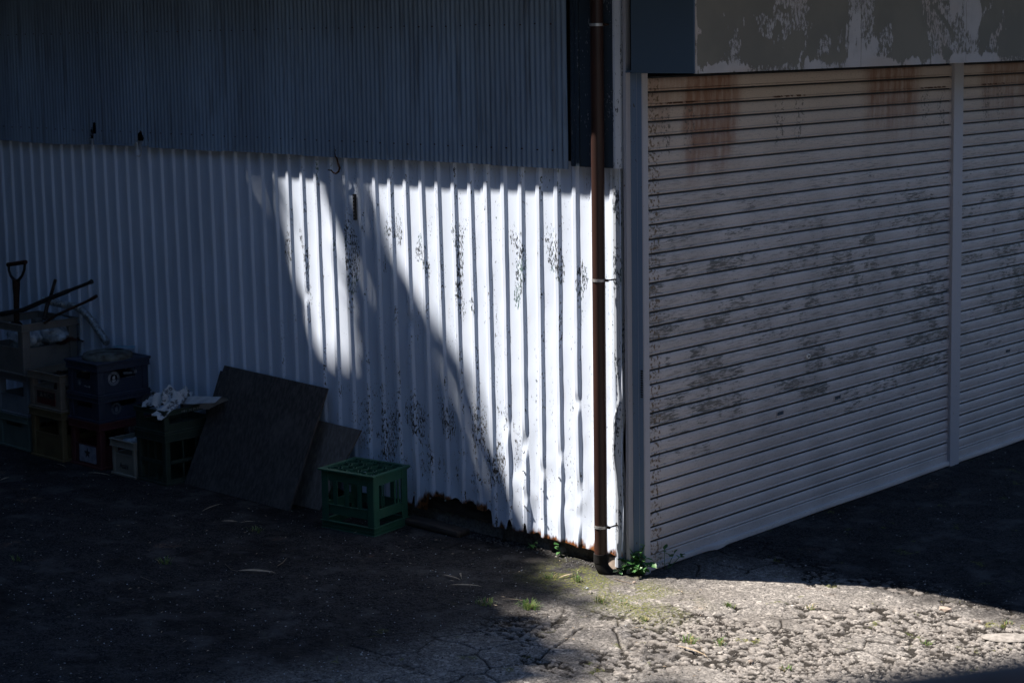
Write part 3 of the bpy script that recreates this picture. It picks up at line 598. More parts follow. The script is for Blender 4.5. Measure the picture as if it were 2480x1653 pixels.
emblem(cn1, 1, .125, .105, .042, M['print_white'], -.0108); emblem(cn1, 0, -.21, .075, .018, M['print_white'], .0108); text_on(cn1, 0, 'White 30', -.13, .058, .016, M['print_white'], .0108)
text_on(cn1, 1, 'White 30', .245, .125, .026, M['print_white'], -.0108); text_on(cn1, 1, 'brewing co', .245, .100, .012, M['print_white'], -.0108); emblem(cn2, 1, .135, .075, .036, M['crate_pale'], -.0108)
box_ = MB().box((-.345, -.008, .2005), (.008, .392, .212)).build('lid', M['crate_navy'], cn1, None, .004)
# ivory crate
cw = crate('plastic_crate', (-3.475, -.419), .245, .30, .220, M['crate_ivory'], 'small ivory crate with dark lettering between the red crate and the bottle green crates', 0, 0, (.60, .80), .042)
text_on(cw, 0, 'Asahi', -.122, .062, .050, M['print_dark'], .0108, sx=.8)
# bottle green pair
crate('plastic_crate', (-3.184, -.403), .30, .375, .304, M['crate_bottle'], 'tall bottle green lattice crate standing left of the big leaning board', 0, 0, (.4, .8), .05, False, True)
cg = crate('plastic_crate', (-3.184, -.403), .30, .375, .142, M['crate_bottle'], 'shallow bottle green crate stacked under the crumpled newspaper', 0, .3045, (.4, .7), .05)
text_on(cg, 1, '1.8 L  \u56db \u56db \u56db', .19, .120, .022, M['print_white'], .0012)
# the lone green crate, bottom up, with a honeycomb deck
F_, L_, R_ = onz(907, 1297.9), onz(777.8, 1274), onz(989.7, 1267.6)
rz = math.atan2(F_[1]-L_[1], F_[0]-L_[0]); lx, ly = .366, .295; H = .325
c = empty('bottle_crate', (F_[0], F_[1], gz(F_[0], F_[1])-.002), rz, 'upturned dark green bottle crate with a honeycomb deck, alone in front of the small board', 'crate')
g = M['crate_green']; P_ = .052
for (x, y) in ((-lx, 0), (-P_, 0), (-lx, ly-P_), (-P_, ly-P_)):
    sx = 1 if x < -P_ else -1; sy = 1 if y < .01 else -1; cx_, cy2 = (x if sx > 0 else x+P_), (y if sy > 0 else y+P_)
    b = MB(); xx = sorted((cx_, cx_+sx*P_)); yy = sorted((cy2, cy2+sy*.006)); b.box((xx[0]+.004, yy[0]+.004*(sy > 0)-.004*(sy < 0), .045), (xx[1]-.004, yy[1]+.004*(sy > 0)-.004*(sy < 0), H-.012))
    yy = sorted((cy2+sy*.0105, cy2+sy*P_)); xx = sorted((cx_+sx*.004, cx_+sx*.010)); b.box((xx[0], yy[0], .045), (xx[1], yy[1], H-.012)); b.build('corner_post', g, c, None, .0025)
def ring_part(name, z0_, z1_, e, w_, bev=.002):
    b = MB(); b.box((-lx-e, -e, z0_), (e, w_-e, z1_)); b.box((-lx-e, ly-w_+e, z0_), (e, ly+e, z1_)); b.box((-lx-e, w_-e, z0_), (-lx-e+w_, ly-w_+e, z1_)); b.box((e-w_, w_-e, z0_), (e, ly-w_+e, z1_)); return b.build(name, g, c, None, bev)
ring_part('top_rim', H-.010, H, .010, .026); ring_part('foot_flange', .042, .046, .004, .02, .001); ring_part('foot_rail', .0, .004, .003, .015, .001); ring_part('foot_rail', .018, .021, -.001, .008, .0005); ring_part('foot_band', .004, .042, -.004, .006, .0005)
for (ax, n0, n1, off) in (('x', -lx+P_, -P_, .006), ('y', P_, ly-P_, -.012), ('x', -lx+P_, -P_, ly-.012), ('y', P_, ly-P_, -lx+.006)):
    def bx(b, s0, s1, z_0, z_1, d=0.):
        if ax == 'x': b.box((s0, off-d, z_0), (s1, off+.006, z_1))
        else: b.box((off-(d if off < -.1 else 0), s0, z_0), (off+.006+(d if off > -.1 else 0), s1, z_1))
    b = MB(); bx(b, n0, n1, H-.062, H-.0105); b.build('upper_rail', g, c, None, .001)
    b = MB(); bx(b, n0, n1, .085, .133); bx(b, n0, n1, .1331, .137, .005); b.build('middle_rail', g, c, None, .001)
    if ax == 'x':
        for k in (.12, .42, .75): s = n0+(n1-n0)*k; b = MB(); bx(b, s, s+.028, .137, H-.062); b.build('upright', g, c, None, .001)
    else:
        for s in (n0+.022, n0+.038, n1-.062, n1-.034): b = MB(); bx(b, s, s+(.004 if s < n0+.05 else .012), .137, H-.062); b.build('upright', g, c, None, .0008)
hex_ = MB(); Rh = .048
for i in range(5):
    for j in range(3):
        cxh = -lx+.048+i*.0675*1.0; cyh = .05+j*.082+(.041 if i % 2 else 0)
        if cyh > ly-.035: continue
        for k in range(6):
            a0_, a1_ = k*math.pi/3, (k+1)*math.pi/3; p0 = np.array([cxh+Rh*.82*math.cos(a0_), cyh+Rh*.82*math.sin(a0_)]); p1 = np.array([cxh+Rh*.82*math.cos(a1_), cyh+Rh*.82*math.sin(a1_)])
            q0 = p0+(p0-(cxh, cyh))*-.12; q1 = p1+(p1-(cxh, cyh))*-.12
            vv = [(p0[0], p0[1], H-.014), (p1[0], p1[1], H-.014), (q1[0], q1[1], H-.014), (q0[0], q0[1], H-.014)]; hex_.add(vv+[(x, y, H-.003-.0004*((i+j) % 2)) for x, y, z in vv], [(0, 3, 2, 1), (4, 5, 6, 7), (0, 1, 5, 4), (1, 2, 6, 5), (2, 3, 7, 6), (3, 0, 4, 7)])
for k in range(1, 9): s = -lx+k*lx/9; hex_.box((s-.0012, .016, H-.0145), (s+.0012, .05, H-.0045)); hex_.box((s-.0012, ly-.05, H-.0145), (s+.0012, ly-.016, H-.0045))
for k in range(1, 6): s = k*ly/6; hex_.box((-lx+.016, s-.0012, H-.0150), (-lx+.03, s+.0012, H-.0050)); hex_.box((-.03, s-.0012, H-.0150), (-.016, s+.0012, H-.0050))
tag(hex_.build('honeycomb_deck', g, c), kind='stuff')

# ------------------------------------------------------------------ boards
def board(name, BL, BR, TR, TL, th, m, label):
    BL, BR, TR, TL = [np.array(p, float) for p in (BL, BR, TR, TL)]; n = np.cross(BR-BL, TL-BL); n /= np.linalg.norm(n)
    if n[1] > 0: n = -n
    f = [BL, BR, TR, TL]; bk = [p-n*th for p in f]
    o = MB().add(f+bk, [(0, 1, 2, 3), (7, 6, 5, 4), (0, 4, 5, 1), (1, 5, 6, 2), (2, 6, 7, 3), (3, 7, 4, 0)]).build(name, m, None, None, .0015)
    ctr = np.mean(f, 0); o.data.transform(Matrix.Translation(tuple(-ctr))); o.location = ctr
    return tag(o, label, 'board')
board('plywood_board', (-3.165, -.29, .001), (-2.195, -.306, .001), (-2.157, -.036, .654), (-3.076, -.036, .681), .014, M['ply'], 'big dark weathered plywood board leaning against the ribbed wall')
board('plywood_board', (-3.20, -.235, .001), (-2.30, -.25, .001), (-2.33, -.022, .60), (-3.135, -.022, .640), .010, M['ply'], 'second dark board hidden behind the big board, only its upper left edge showing')
board('plywood_board', (-2.60, -.20, .001), (-2.074, -.186, .001), (-1.895, -.028, .451), (-2.42, -.028, .462), .012, M['ply2'], 'smaller brown board leaning on the wall right behind the big board')
tp = onz(1000, 1265); o = MB().box((-.30, -.05, 0), (.13, .05, .035)).build('timber_offcut', M['timber'], None, None, .012); o.location = (-1.22, -.045, gz(-1.2, -.05)); o.rotation_euler = (0, 0, -.02); tag(o, 'low dark timber offcut lying along the foot of the torn wall sheet', 'timber')

# ------------------------------------------------------------------ things in and on the crates
def crumple(name, w, h, n, amp, m, sd, bump=0., fold_=None):
    u = np.linspace(-.5, .5, n); U, V = np.meshgrid(u, u, indexing='ij'); Z = (np.abs(fbm(U*3+sd, V*3, 3, sd)-.5)*2+.4*np.abs(fbm(U*9, V*9, 2, sd+5)-.5))*amp+bump*np.clip(1-(U**2+V**2)*4, 0, 1)
    X = U*w*(1+.25*(fbm(V*4, U*2, 2, sd+3)-.5)); Y = V*h*(1+.25*(fbm(U*4, V*2, 2, sd+4)-.5))
    if fold_: X, Y, Z = fold_(U, V, X, Y, Z)
    return grid_mesh(name, np.stack([X.ravel(), Y.ravel(), Z.ravel()], 1), n, n, m, None, 40)
o = crumple('newspaper', .22, .24, 22, .09, M['news'], 3, .05); o.location = (-3.33, -.26, .452); o.rotation_euler = (.15, -.1, .5); tag(o, 'crumpled printed newspaper heaped on the shallow green crate', 'newspaper')
o = crumple('newspaper', .075, .17, 14, .02, M['news'], 6, .0); o.location = (-3.21, -.36, .452); o.rotation_euler = (.55, .35, .15); tag(o, 'narrow printed sheet hanging over the front corner of the shallow green crate', 'newspaper')
o = crumple('black_bag', .20, .17, 16, .04, M['black'], 9, .045); o.location = (-3.43, -.30, .450); tag(o, 'crumpled black plastic bag under the left side of the newspaper', 'bag')
def fold_c(U, V, X, Y, Z): s = .45+.75*(U+.5); return X, V*.12*s, Z*.4+.035*np.cos(V*5)+.02*(U+.5)
o = crumple('white_cloth', .34, .12, 20, .02, M['cloth'], 12, 0, fold_c); o.location = (-3.13, -.17, .462); o.rotation_euler = (-.5, -.03, .12); tag(o, 'pale cloth stretched from the newspaper towards the big board', 'cloth')
for i, (x, y, z, w_, lab) in enumerate(((-4.80, -.30, .70, .30, 'clear crumpled plastic bag bulging in the front left of the grey crate'), (-4.68, -.16, .72, .26, 'cloudy plastic bag behind the side opening of the grey crate'), (-4.72, -.05, .80, .18, 'white plastic scrap under the thin rod in the grey crate'))):
    u = np.linspace(0, 2*math.pi, 26); v = np.linspace(.05, math.pi-.05, 16); U, V = np.meshgrid(u, v, indexing='ij'); r_ = w_*.5*(.8+.5*np.abs(fbm(np.cos(U)*2+5, V*2.5+np.sin(U)*2, 4, 22+i)-.5)*2)
    Pb = np.stack([(x+r_*np.sin(V)*np.cos(U)).ravel(), (y+r_*.75*np.sin(V)*np.sin(U)).ravel(), (z+r_*(.55 if i < 2 else .25)*np.cos(V)).ravel()], 1); o = grid_mesh('plastic_bag', Pb, 26, 16, M['film'], None, 60); tag(o, lab, 'bag')
o = crumple('dark_rag', .20, .2, 16, .06, M['tool_red'], 19, .06); o.location = (-4.66, -.10, .66); tag(o, 'dark reddish rag beside the bags inside the grey crate', 'rag')
MB_ = MB()
for i in range(5):
    x, y = -4.36+random.uniform(-.1, .1), -.25+random.uniform(-.12, .12); MB_ = MB().tube([(x, y, .33), (x+.01, y+.01, .44), (x+.012, y+.01, .47), (x+.014, y+.012, .53)], [.028, .028, .012, .012], 10); o = MB_.build('glass_bottle', M['rusty'], None, 50); tag(o, 'dark empty bottle standing among others in the cream yellow crate', 'bottle', 'dark bottles in the cream yellow crate')
for i, (dx, dy) in enumerate(((-.15, .10), (-.08, .12), (-.11, .2))):
    x, y = -3.475+dx, -.419+dy; o = MB().tube([(x-.05, y-.02, .185+i*.012), (x+.02, y, .19+i*.012), (x+.04, y+.005, .19+i*.012), (x+.06, y+.01, .192+i*.012)], [.026, .026, .012, .011], 12).build('glass_bottle', M['film'], None, 50); tag(o, 'pale clear bottle lying in the small ivory crate', 'bottle', 'clear bottles in the ivory crate')
# round pad and blue card on the navy crate
u = np.linspace(0, 2*math.pi, 40); r_ = np.array([0., .5, .8, .95, 1.0, .98]); hh = np.array([.034, .036, .038, .030, .014, .0]); U, R2 = np.meshgrid(u, r_, indexing='ij'); HH = np.tile(hh, (40, 1))
o = grid_mesh('round_pad', np.stack([(.155*R2*np.cos(U)).ravel(), (.155*R2*np.sin(U)).ravel(), (HH*(1+.35*(fbm(np.cos(U)*2*R2, np.sin(U)*2*R2, 3, 7)-.5))).ravel()], 1), 40, 6, M['pad'], None, 60); o.location = (-3.97, -.24, .6575); tag(o, 'flat round mouldy pad lying on the lid of the top navy crate', 'pad')
o = crumple('blue_card', .13, .09, 6, .006, M['card'], 30); o.location = (-3.99, -.10, .703); o.rotation_euler = (0, .05, .7); tag(o, 'small blue and white card lying at the back of the round pad', 'card')
# shovel, rods, stick, wrapped hose
Y0 = -.22
sp = empty('shovel', (0, 0, 0), 0, 'old shovel with a D shaped handle standing in the grey crate', 'shovel')
def sc(a, b, Y=Y0): return ony(a/6.535, 620+b/6.535, Y)
sp.location = sc(262, 880)
def rel(P, o=sp): return [np.array(p)-np.array(o.location) for p in P]
MB().tube(rel([sc(125, 135), sc(410, 95)]), .014, 12).build('grip', M['tool_red'], sp, 40)
MB().tube(rel([sc(138, 140), sc(140, 220), sc(170, 310), sc(225, 375), sc(262, 400)]), [.009, .0085, .009, .011, .014], 10).build('handle_arm', M['black'], sp, 50); MB().tube(rel([sc(395, 110), sc(385, 220), sc(350, 310), sc(300, 375), sc(262, 400)]), [.009, .0085, .009, .011, .014], 10).build('handle_arm', M['black'], sp, 50)
MB().tube(rel([sc(255, 370), sc(258, 500), sc(262, 600), sc(262, 700), sc(264, 980), sc(266, 1150)]), [.026, .024, .020, .019, .018, .018], 12).build('shaft', M['rusty'], sp, 50)
e0 = sc(264, 1000); bl = MB(); ws = [(-.05, 0), (-.09, -.02), (-.10, -.10), (-.085, -.17), (-.03, -.20), (.03, -.20), (.085, -.17), (.10, -.10), (.09, -.02), (.05, 0)]
k = .75; bl.add([(e0[0]+a*k, Y0-.004, e0[2]+b*k-.01) for a, b in ws]+[(e0[0]+a*k, Y0+.002, e0[2]+b*k-.01) for a, b in ws], [tuple(range(10)), tuple(range(19, 9, -1))]+[(i, (i+1) % 10, 10+(i+1) % 10, 10+i) for i in range(10)]); bl.v = [tuple(np.array(p)-np.array(sp.location)) for p in bl.v]; bl.build('blade', M['rusty'], sp)
o = MB().tube([sc(1455, 400, -.06), sc(1420, 418, -.065), sc(1405, 425, -.07), sc(1110, 540, -.12), sc(1080, 552, -.12), sc(780, 670, -.2), sc(370, 850, -.28), sc(-100, 935, -.33)], [.016, .014, .011, .011, .015, .0155, .0155, .0155], 12).build('metal_rod', M['black'], None, 50); tag(o, 'long thick dark rod with a socket end sticking up out of the grey crate', 'rod')
o = MB().tube([sc(1532, 630, -.08), sc(1430, 690, -.1), sc(1425, 692, -.1), sc(900, 930, -.25), sc(700, 1060, -.30)], [.011, .011, .0085, .0085, .0085], 10).build('metal_rod', M['rusty'], None, 50); tag(o, 'thin dark rod below the long one, reaching out over the rim of the grey crate', 'rod')
o = MB().tube([sc(878, 372, -.12), sc(800, 640, -.13), sc(740, 800, -.15), sc(700, 1000, -.2)], [.010, .011, .013, .013], 10).build('wooden_stick', M['timber'], None, 50); tag(o, 'short dark stick standing up behind the crossing rods', 'stick')
def smooth_path(P, n=60):
    P = [np.array(p) for p in P]; P = [2*P[0]-P[1]]+P+[2*P[-1]-P[-2]]; out = []
    for i in range(1, len(P)-2):
        for t in np.linspace(0, 1, n//(len(P)-3), endpoint=False):
            a, b, c_, d = P[i-1:i+3]; out.append(.5*((2*b)+(-a+c_)*t+(2*a-5*b+4*c_-d)*t*t+(-a+3*b-3*c_+d)*t**3))
    return out+[P[-2]]
pth = smooth_path([sc(690, 690, -.10), sc(850, 735, -.08), sc(1060, 775, -.06), sc(1230, 815, -.05), sc(1400, 960, -.05), sc(1560, 1180, -.06), sc(1690, 1370, -.09)], 140)
rr = [.0225+.0022*math.sin(i*1.9)+random.uniform(-.001, .001) for i in range(len(pth))]; o = MB().tube(pth, rr, 14).build('wrapped_hose', M['foil'], None, 50); tag(o, 'silvery bubble wrapped hose drooping from the grey crate onto the navy crate', 'hose')

# ------------------------------------------------------------------ plants and litter on the ground
def leaf_mesh(name, L, W, m, lift=.25, n=5):
    v = [(0, 0, 0)]; f = []
    prof_ = [(.18, .62), (.42, 1.), (.68, .78), (.88, .36)]
    for t_, w_ in prof_: z = lift*L*(t_-t_*t_); v += [(t_*L, -w_*W/2, z+.06*W), (t_*L, 0, z-.04*W), (t_*L, w_*W/2, z+.06*W)]
    v.append((L, 0, -.02*L)); f += [(0, 1, 2), (0, 2, 3)]
    for i in range(len(prof_)-1): a = 1+3*i; f += [(a, a+3, a+4, a+1), (a+1, a+4, a+5, a+2)]
    a = 1+3*(len(prof_)-1); e = len(v)-1; f += [(a, e, a+1), (a+1, e, a+2)]
    me = bpy.data.meshes.new(name); me.from_pydata(v, [], f); me.materials.append(m); me.polygons.foreach_set('use_smooth', [True]*len(f)); return me
leaf_me = [leaf_mesh('leaf', .034, .022, M['leaf']), leaf_mesh('leaf', .026, .017, M['leaf']), leaf_mesh('leaf', .040, .024, M['leaf'], .1)]
def plant(name, base, stems, n_leaf, label, cat='plant', r=random):
    pl = empty(name, tuple(base), 0, label, cat)
    for S in stems: MB().tube(S, [.0016]*len(S), 5).build('stem', M['leaf'], pl)
    for k in range(n_leaf):
        S = stems[k % len(stems)]; t_ = r.uniform(.15, 1)*(len(S)-1); i = min(int(t_), len(S)-2); p = np.array(S[i])*(1-(t_-i))+np.array(S[i+1])*(t_-i)
        o = bpy.data.objects.new('leaf', leaf_me[k % 3]); col.objects.link(o); o.parent = pl; o.location = p; o.rotation_euler = (r.uniform(-.5, .5), r.uniform(-.7, .5), r.uniform(0, 6.28)); s = r.uniform(.75, 1.25); o.scale = (s, s, s)
    return pl
B = onz(1540, 1392); B[2] = gz(B[0], B[1])
stems = []
for k in range(13):
    tgt = [(-.10, .0, .05), (-.055, -.045, .03), (.0, -.035, .06), (.03, -.03, .035), (.055, -.02, .03), (-.02, -.02, .13), (-.03, -.0, .10), (.045, .02, .09), (.03, .03, .15), (-.06, -.02, .07), (.09, .03, .05), (.01, .0, .06), (-.075, -.05, .015)][k]
    a = np.array([random.uniform(-.02, .02), .02+random.uniform(-.02, .02), 0]); b_ = np.array(tgt); stems.append([a, a*.5+b_*.4+np.array([0, 0, .03]), b_])
for s_ in stems:
    for i in range(len(s_)): s_[i] = s_[i]+np.array([0, 0, .0])
plant('ivy_plant', B, stems+[[p_*np.array([1.25, .8, 1.]) for p_ in q_] for q_ in stems], 120, 'leafy green creeper at the foot of the corner post beside the downpipe')
# climbing shoots on the shutter foot
B2 = np.array([xf+.01, .18, 0.]); plant('ivy_plant', B2, [[(0, 0, 0), (.005, .03, .05), (.008, .05, .075)], [(0, .01, 0), (.01, .08, .04), (.012, .12, .05)], [(0, -.02, 0), (.004, -.03, .06), (.004, -.03, .11)]], 14, 'dark sprig of creeper climbing the left foot of the roller shutter')
B3 = onz(1362, 1348); B3 = np.array([B3[0], B3[1], gz(B3[0], B3[1])]); plant('weed', B3, [[(0, 0, 0), (-.02, .0, .04), (-.055, .02, .095)], [(0, 0, 0), (-.01, -.01, .03), (-.02, -.015, .055)]], 4, 'small weed with bright heart shaped leaves under the wall edge left of the downpipe')
B3 = onz(1287, 1330); B3 = np.array([B3[0], B3[1], gz(B3[0], B3[1])]); plant('weed', B3, [[(0, 0, 0), (-.005, 0, .02), (-.012, -.01, .035)], [(0, 0, 0), (.01, .01, .025), (.022, .01, .04)]], 4, 'dark green two leaved weed in the shaded gap under the wall edge')
p = onz(1365, 1345)+np.array([.035, .01, 0]); u = rng.normal(size=(90, 3)); u /= np.linalg.norm(u, axis=1)[:, None]
# rounded mossy stone next to that weed
def pebble(name, loc, sx, sy, sz, m, sd, sub=2):
    import bmesh
    bm = bmesh.new(); bmesh.ops.create_icosphere(bm, subdivisions=sub, radius=1)
    for v in bm.verts: c_ = v.co; k = .78+.45*float(fbm(np.array([c_.x*1.3+sd]), np.array([c_.y*1.3+c_.z*1.1]), 3, sd)[0]); v.co = Vector((c_.x*sx*k, c_.y*sy*k, c_.z*sz*k))
    me = bpy.data.meshes.new(name); bm.to_mesh(me); bm.free(); me.materials.append(m); me.polygons.foreach_set('use_smooth', [True]*len(me.polygons)); me.set_sharp_from_angle(angle=math.radians(35))
    o = bpy.data.objects.new(name, me); col.objects.link(o); o.location = loc; return o
def stone_at(px, py, sx, sy, sz, m, label, sd, sub=2):
    p = onz(px, py); o = pebble('stone', (p[0], p[1], gz(p[0], p[1])+sz*.45), sx, sy, sz, m, sd, sub); o.rotation_euler = (0, 0, sd); return tag(o, label, 'stone')
stone_at(1364, 1338, .026, .022, .028, M['stone'], 'round mossy stone beside the bright leaved weed under the wall edge', 2)
stone_at(2290, 1478, .034, .022, .014, M['stone_warm'], 'angular pinkish stone on the sunlit ground near the curved shadow edge', 3, 1)
stone_at(1536, 1411, .010, .007, .007, M['stone_warm'], 'small white chip on the ground below the creeper', 4, 1)
stone_at(1422, 1425, .009, .008, .006, M['print_white'], 'tiny white stone where the moss meets the sunlit concrete', 5, 1)
stone_at(1430, 1436, .012, .008, .009, M['stone'], 'small dark stone just below the tiny white one', 6, 1)
stone_at(2440, 1545, .115, .055, .010, M['stone'], 'broad flat grey stone set in the ground at the right edge', 7, 3)
stone_at(1818, 1604, .015, .011, .010, M['stone_warm'], 'pale rounded pebble in the crumbled ground right of the long dry leaf', 8, 1)
stone_at(875, 1587, .008, .006, .006, M['print_white'], 'lone white pebble on the dark asphalt near the bottom', 9, 1)
# loose aggregate: far too many to count
def scatter(name, n, fn, size, m, sq=.6, emb=.35):
    ico = [(0, 0, 1), (.894, 0, .447), (.276, .851, .447), (-.724, .526, .447), (-.724, -.526, .447), (.276, -.851, .447), (.724, .526, -.447), (-.276, .851, -.447), (-.894, 0, -.447), (-.276, -.851, -.447), (.724, -.526, -.447), (0, 0, -1)]
    fi = [(0,1,2),(0,2,3),(0,3,4),(0,4,5),(0,5,1),(1,6,2),(2,7,3),(3,8,4),(4,9,5),(5,10,1),(6,7,2),(7,8,3),(8,9,4),(9,10,5),(10,6,1),(6,11,7),(7,11,8),(8,11,9),(9,11,10),(10,11,6)]
    P = fn(n); n = len(P); ico = np.array(ico); s = size[0]+(size[1]-size[0])*rng.random(n)**2.5; a = rng.random(n)*6.28; k = 1+.3*rng.standard_normal((n, 12, 1))*.6
    V = ico[None]*k*s[:, None, None]*np.array([1, .75, sq])[None, None]; ca_, sa = np.cos(a)[:, None], np.sin(a)[:, None]; X = V[..., 0]*ca_-V[..., 1]*sa; Y = V[..., 0]*sa+V[..., 1]*ca_
    z = gh(P[:, 0], P[:, 1]); V = np.stack([X+P[:, 0:1], Y+P[:, 1:2], V[..., 2]+(z+s*sq*emb)[:, None]], -1).reshape(-1, 3); F = (np.array(fi)[None]+12*np.arange(n)[:, None, None]).reshape(-1, 3)
    me = bpy.data.meshes.new(name); me.vertices.add(len(V)); me.vertices.foreach_set('co', V.astype(np.float32).ravel()); me.loops.add(len(F)*3); me.loops.foreach_set('vertex_index', F.astype(np.int32).ravel()); me.polygons.add(len(F)); me.polygons.foreach_set('loop_start', np.arange(0, len(F)*3, 3, dtype=np.int32)); me.update(calc_edges=True)
    o = bpy.data.objects.new(name, me); col.objects.link(o); me.materials.append(m); return o
def vis_pts(n, pxr=(0, 2480), pyr=(1080, 1653), f=None):
    out = []
    while sum(len(a) for a in out) < n:
        a = np.array([onz(x, y)[:2] for x, y in zip(rng.uniform(pxr[0], pxr[1], 2000), rng.uniform(pyr[0], pyr[1], 2000))]); a = a[(a[:, 1] < np.where(a[:, 0] < 0, .03, 9)) & ((a[:, 0] > .05) | (a[:, 1] < .03))]
        if f: a = a[f(a)]
        out.append(a)
    return np.concatenate(out)[:n]
o = scatter('gravel', 2600, lambda n: vis_pts(n, (1000, 2480), (1380, 1653), lambda a: (rough_mask(a[:, 0], a[:, 1])*(1.15-plate(a[:, 0], a[:, 1]))) > rng.random(len(a))*.9), (.0018, .0055), M['stone']); tag(o, 'crumbled grey gravel on the broken concrete by the corner', 'gravel', None, 'stuff')
o = scatter('fine_gravel', 4500, lambda n: vis_pts(n), (.0018, .0055), M['asphalt_stone']); tag(o, 'fine grit strewn over the dark asphalt', 'gravel', None, 'stuff')
o = scatter('pale_grit', 450, lambda n: vis_pts(n, (0, 1600), (1150, 1653)), (.0020, .0048), M['print_white']); tag(o, 'sparse white grit on the dark asphalt', 'grit', None, 'stuff')
o = scatter('plinth_gravel', 700, lambda n: np.stack([rng.uniform(-1.6, -.1, n), rng.uniform(-.05, .045, n)], 1), (.0025, .008), M['asphalt_stone'], .7); tag(o, 'loose gravel along the foot of the torn wall sheets', 'gravel', None, 'stuff')
# grass tufts
def tuft(px, py, n, hgt, spread, label, dry=.15, cat='grass tuft'):
    p = onz(px, py); t_ = MB(); t2 = MB(); n = int(n*1.35); hgt *= 1.2
    for k in range(n):
        a = random.uniform(0, 6.28); r0 = random.random()**.7*spread; bx_, by_ = r0*math.cos(a), r0*math.sin(a)*.7; h_ = hgt*random.uniform(.45, 1.1); d = random.uniform(0, 6.28) if random.random() < .3 else a; lean_ = random.uniform(.25, 1.1)*h_; w_ = random.uniform(.0012, .0026); q = np.array([-math.sin(d), math.cos(d), 0])*w_
        bz = gz(p[0]+bx_, p[1]+by_)-gz(p[0], p[1]); b0 = np.array([bx_, by_, bz-.002]); m1 = b0+np.array([math.cos(d)*lean_*.4, math.sin(d)*lean_*.4, h_*.65]); e = b0+np.array([math.cos(d)*lean_, math.sin(d)*lean_, h_*random.uniform(.5, 1)])
        (t2 if random.random() < dry else t_).add([b0-q, b0+q, m1+q*.8, m1-q*.8, e], [(0, 1, 2, 3), (3, 2, 4)])
    r_ = empty('grass_tuft', (p[0], p[1], gz(p[0], p[1])), 0, label, cat)
    if t_.v: tag(t_.build('blades', M['grass'], r_), kind='stuff')
    if t2.v: tag(t2.build('dry_blades', M['grass_dry'], r_), kind='stuff')
    return r_
tuft(1283, 1472, 95, .034, .060, 'bright green grass tuft at the edge of the tree shade left of the corner', .12)
tuft(1455, 1458, 34, .032, .032, 'thin sunlit grass tuft in the crack below the downpipe', .45)
tuft(1395, 1408, 16, .040, .022, 'low grass shoot lying beside the short orange dry leaf', .05)
tuft(1330, 1400, 14, .028, .026, 'dark green shoots on the shaded asphalt left of the moss', .05)
tuft(1766, 1468, 30, .026, .028, 'small green tuft in the broken crack in the middle of the sunlit ground', .2)
tuft(1668, 1556, 42, .036, .032, 'green grass tuft touching the upper end of the long dry leaf', .25)
tuft(1742, 1560, 26, .030, .030, 'sparse yellow green tuft right of the long dry leaf', .5)
tuft(1962, 1472, 18, .026, .022, 'tiny dry tuft between the two rust coloured patches', .5)
tuft(2242, 1556, 22, .018, .028, 'mossy green tuft on the right part of the sunlit ground', .3)
tuft(2437, 1510, 20, .016, .030, 'low yellow tuft above the broad flat stone', .6)
tuft(1905, 1620, 18, .022, .026, 'small tuft near the lower edge in the middle', .4)
tuft(1560, 1500, 22, .020, .030, 'short yellowish tuft on the moss below the creeper', .5)
tuft(1175, 1462, 40, .024, .060, 'dark grass patch in the tree shade left of the bright tuft', .1)
tuft(400, 1362, 26, .030, .045, 'dark weed tuft in the deep shade below the ivory crate', .05)
tuft(620, 1285, 22, .026, .05, 'dark low weeds in front of the big leaning board', .2)
tuft(40, 1358, 14, .03, .03, 'dark green weed at the left edge of the asphalt', .0)
tuft(1513, 1462, 30, .014, .05, 'mossy short grass beside the corner of the sunlit concrete', .5)
# dry bamboo leaves and twigs
def dry_leaf(px, py, px2, py2, W, label, m='dry', curl=.15):
    a = onz(px, py); b = onz(px2, py2); L = float(np.linalg.norm(b-a)); me = leaf_mesh('dry_leaf', L, W, M[m], curl); o = bpy.data.objects.new('dry_leaf', me); col.objects.link(o); o.location = (a[0], a[1], gz(a[0], a[1])+.007); o.rotation_euler = (random.uniform(-.3, .3), -.02, math.atan2(b[1]-a[1], b[0]-a[0])); return tag(o, label, 'leaf')
dry_leaf(1631, 1565, 1716, 1595, .016, 'long pale dry leaf on the sunlit ground near the bottom'); dry_leaf(1352, 1403, 1392, 1393, .013, 'short orange brown dry leaf at the edge of the moss')
dry_leaf(1070, 1394, 1116, 1408, .012, 'pale pointed dry leaf half lit left of the grass'); dry_leaf(1088, 1420, 1168, 1425, .012, 'straw coloured dry leaf lying level below the pointed one')
dry_leaf(575, 1383, 670, 1390, .018, 'long pale dry leaf in the deep shade below the big board'); dry_leaf(488, 1240, 540, 1222, .014, 'grey dry leaf just in front of the big leaning board')
dry_leaf(535, 1264, 576, 1266, .012, 'short dry leaf left of its twin in front of the boards'); dry_leaf(580, 1268, 618, 1265, .012, 'short dry leaf right of its twin in front of the boards')
dry_leaf(210, 1147, 268, 1155, .010, 'thin pale dry leaf in front of the red crate'); dry_leaf(0, 1165, 24, 1158, .014, 'curled dry leaf at the far left edge'); dry_leaf(855, 1292, 890, 1283, .012, 'pale dry leaf tucked under the edge of the lone green crate')
dry_leaf(135, 1125, 160, 1134, .008, 'thin dry sliver in front of the mustard crate'); dry_leaf(1215, 1455, 1275, 1462, .008, 'dull narrow leaf in the shaded grass'); dry_leaf(1115, 1393, 1119, 1407, .010, 'upright bent leaf tip beside the pointed dry leaf', 'dry', .6)
def twig(P, r_, label):
    P = [onz(*q) for q in P]; P = [np.array([p[0], p[1], gz(p[0], p[1])+r_*1.6+.002]) for p in P]; o = MB().tube(P, r_, 6).build('twig', M['twig'], None, 60); return tag(o, label, 'twig')
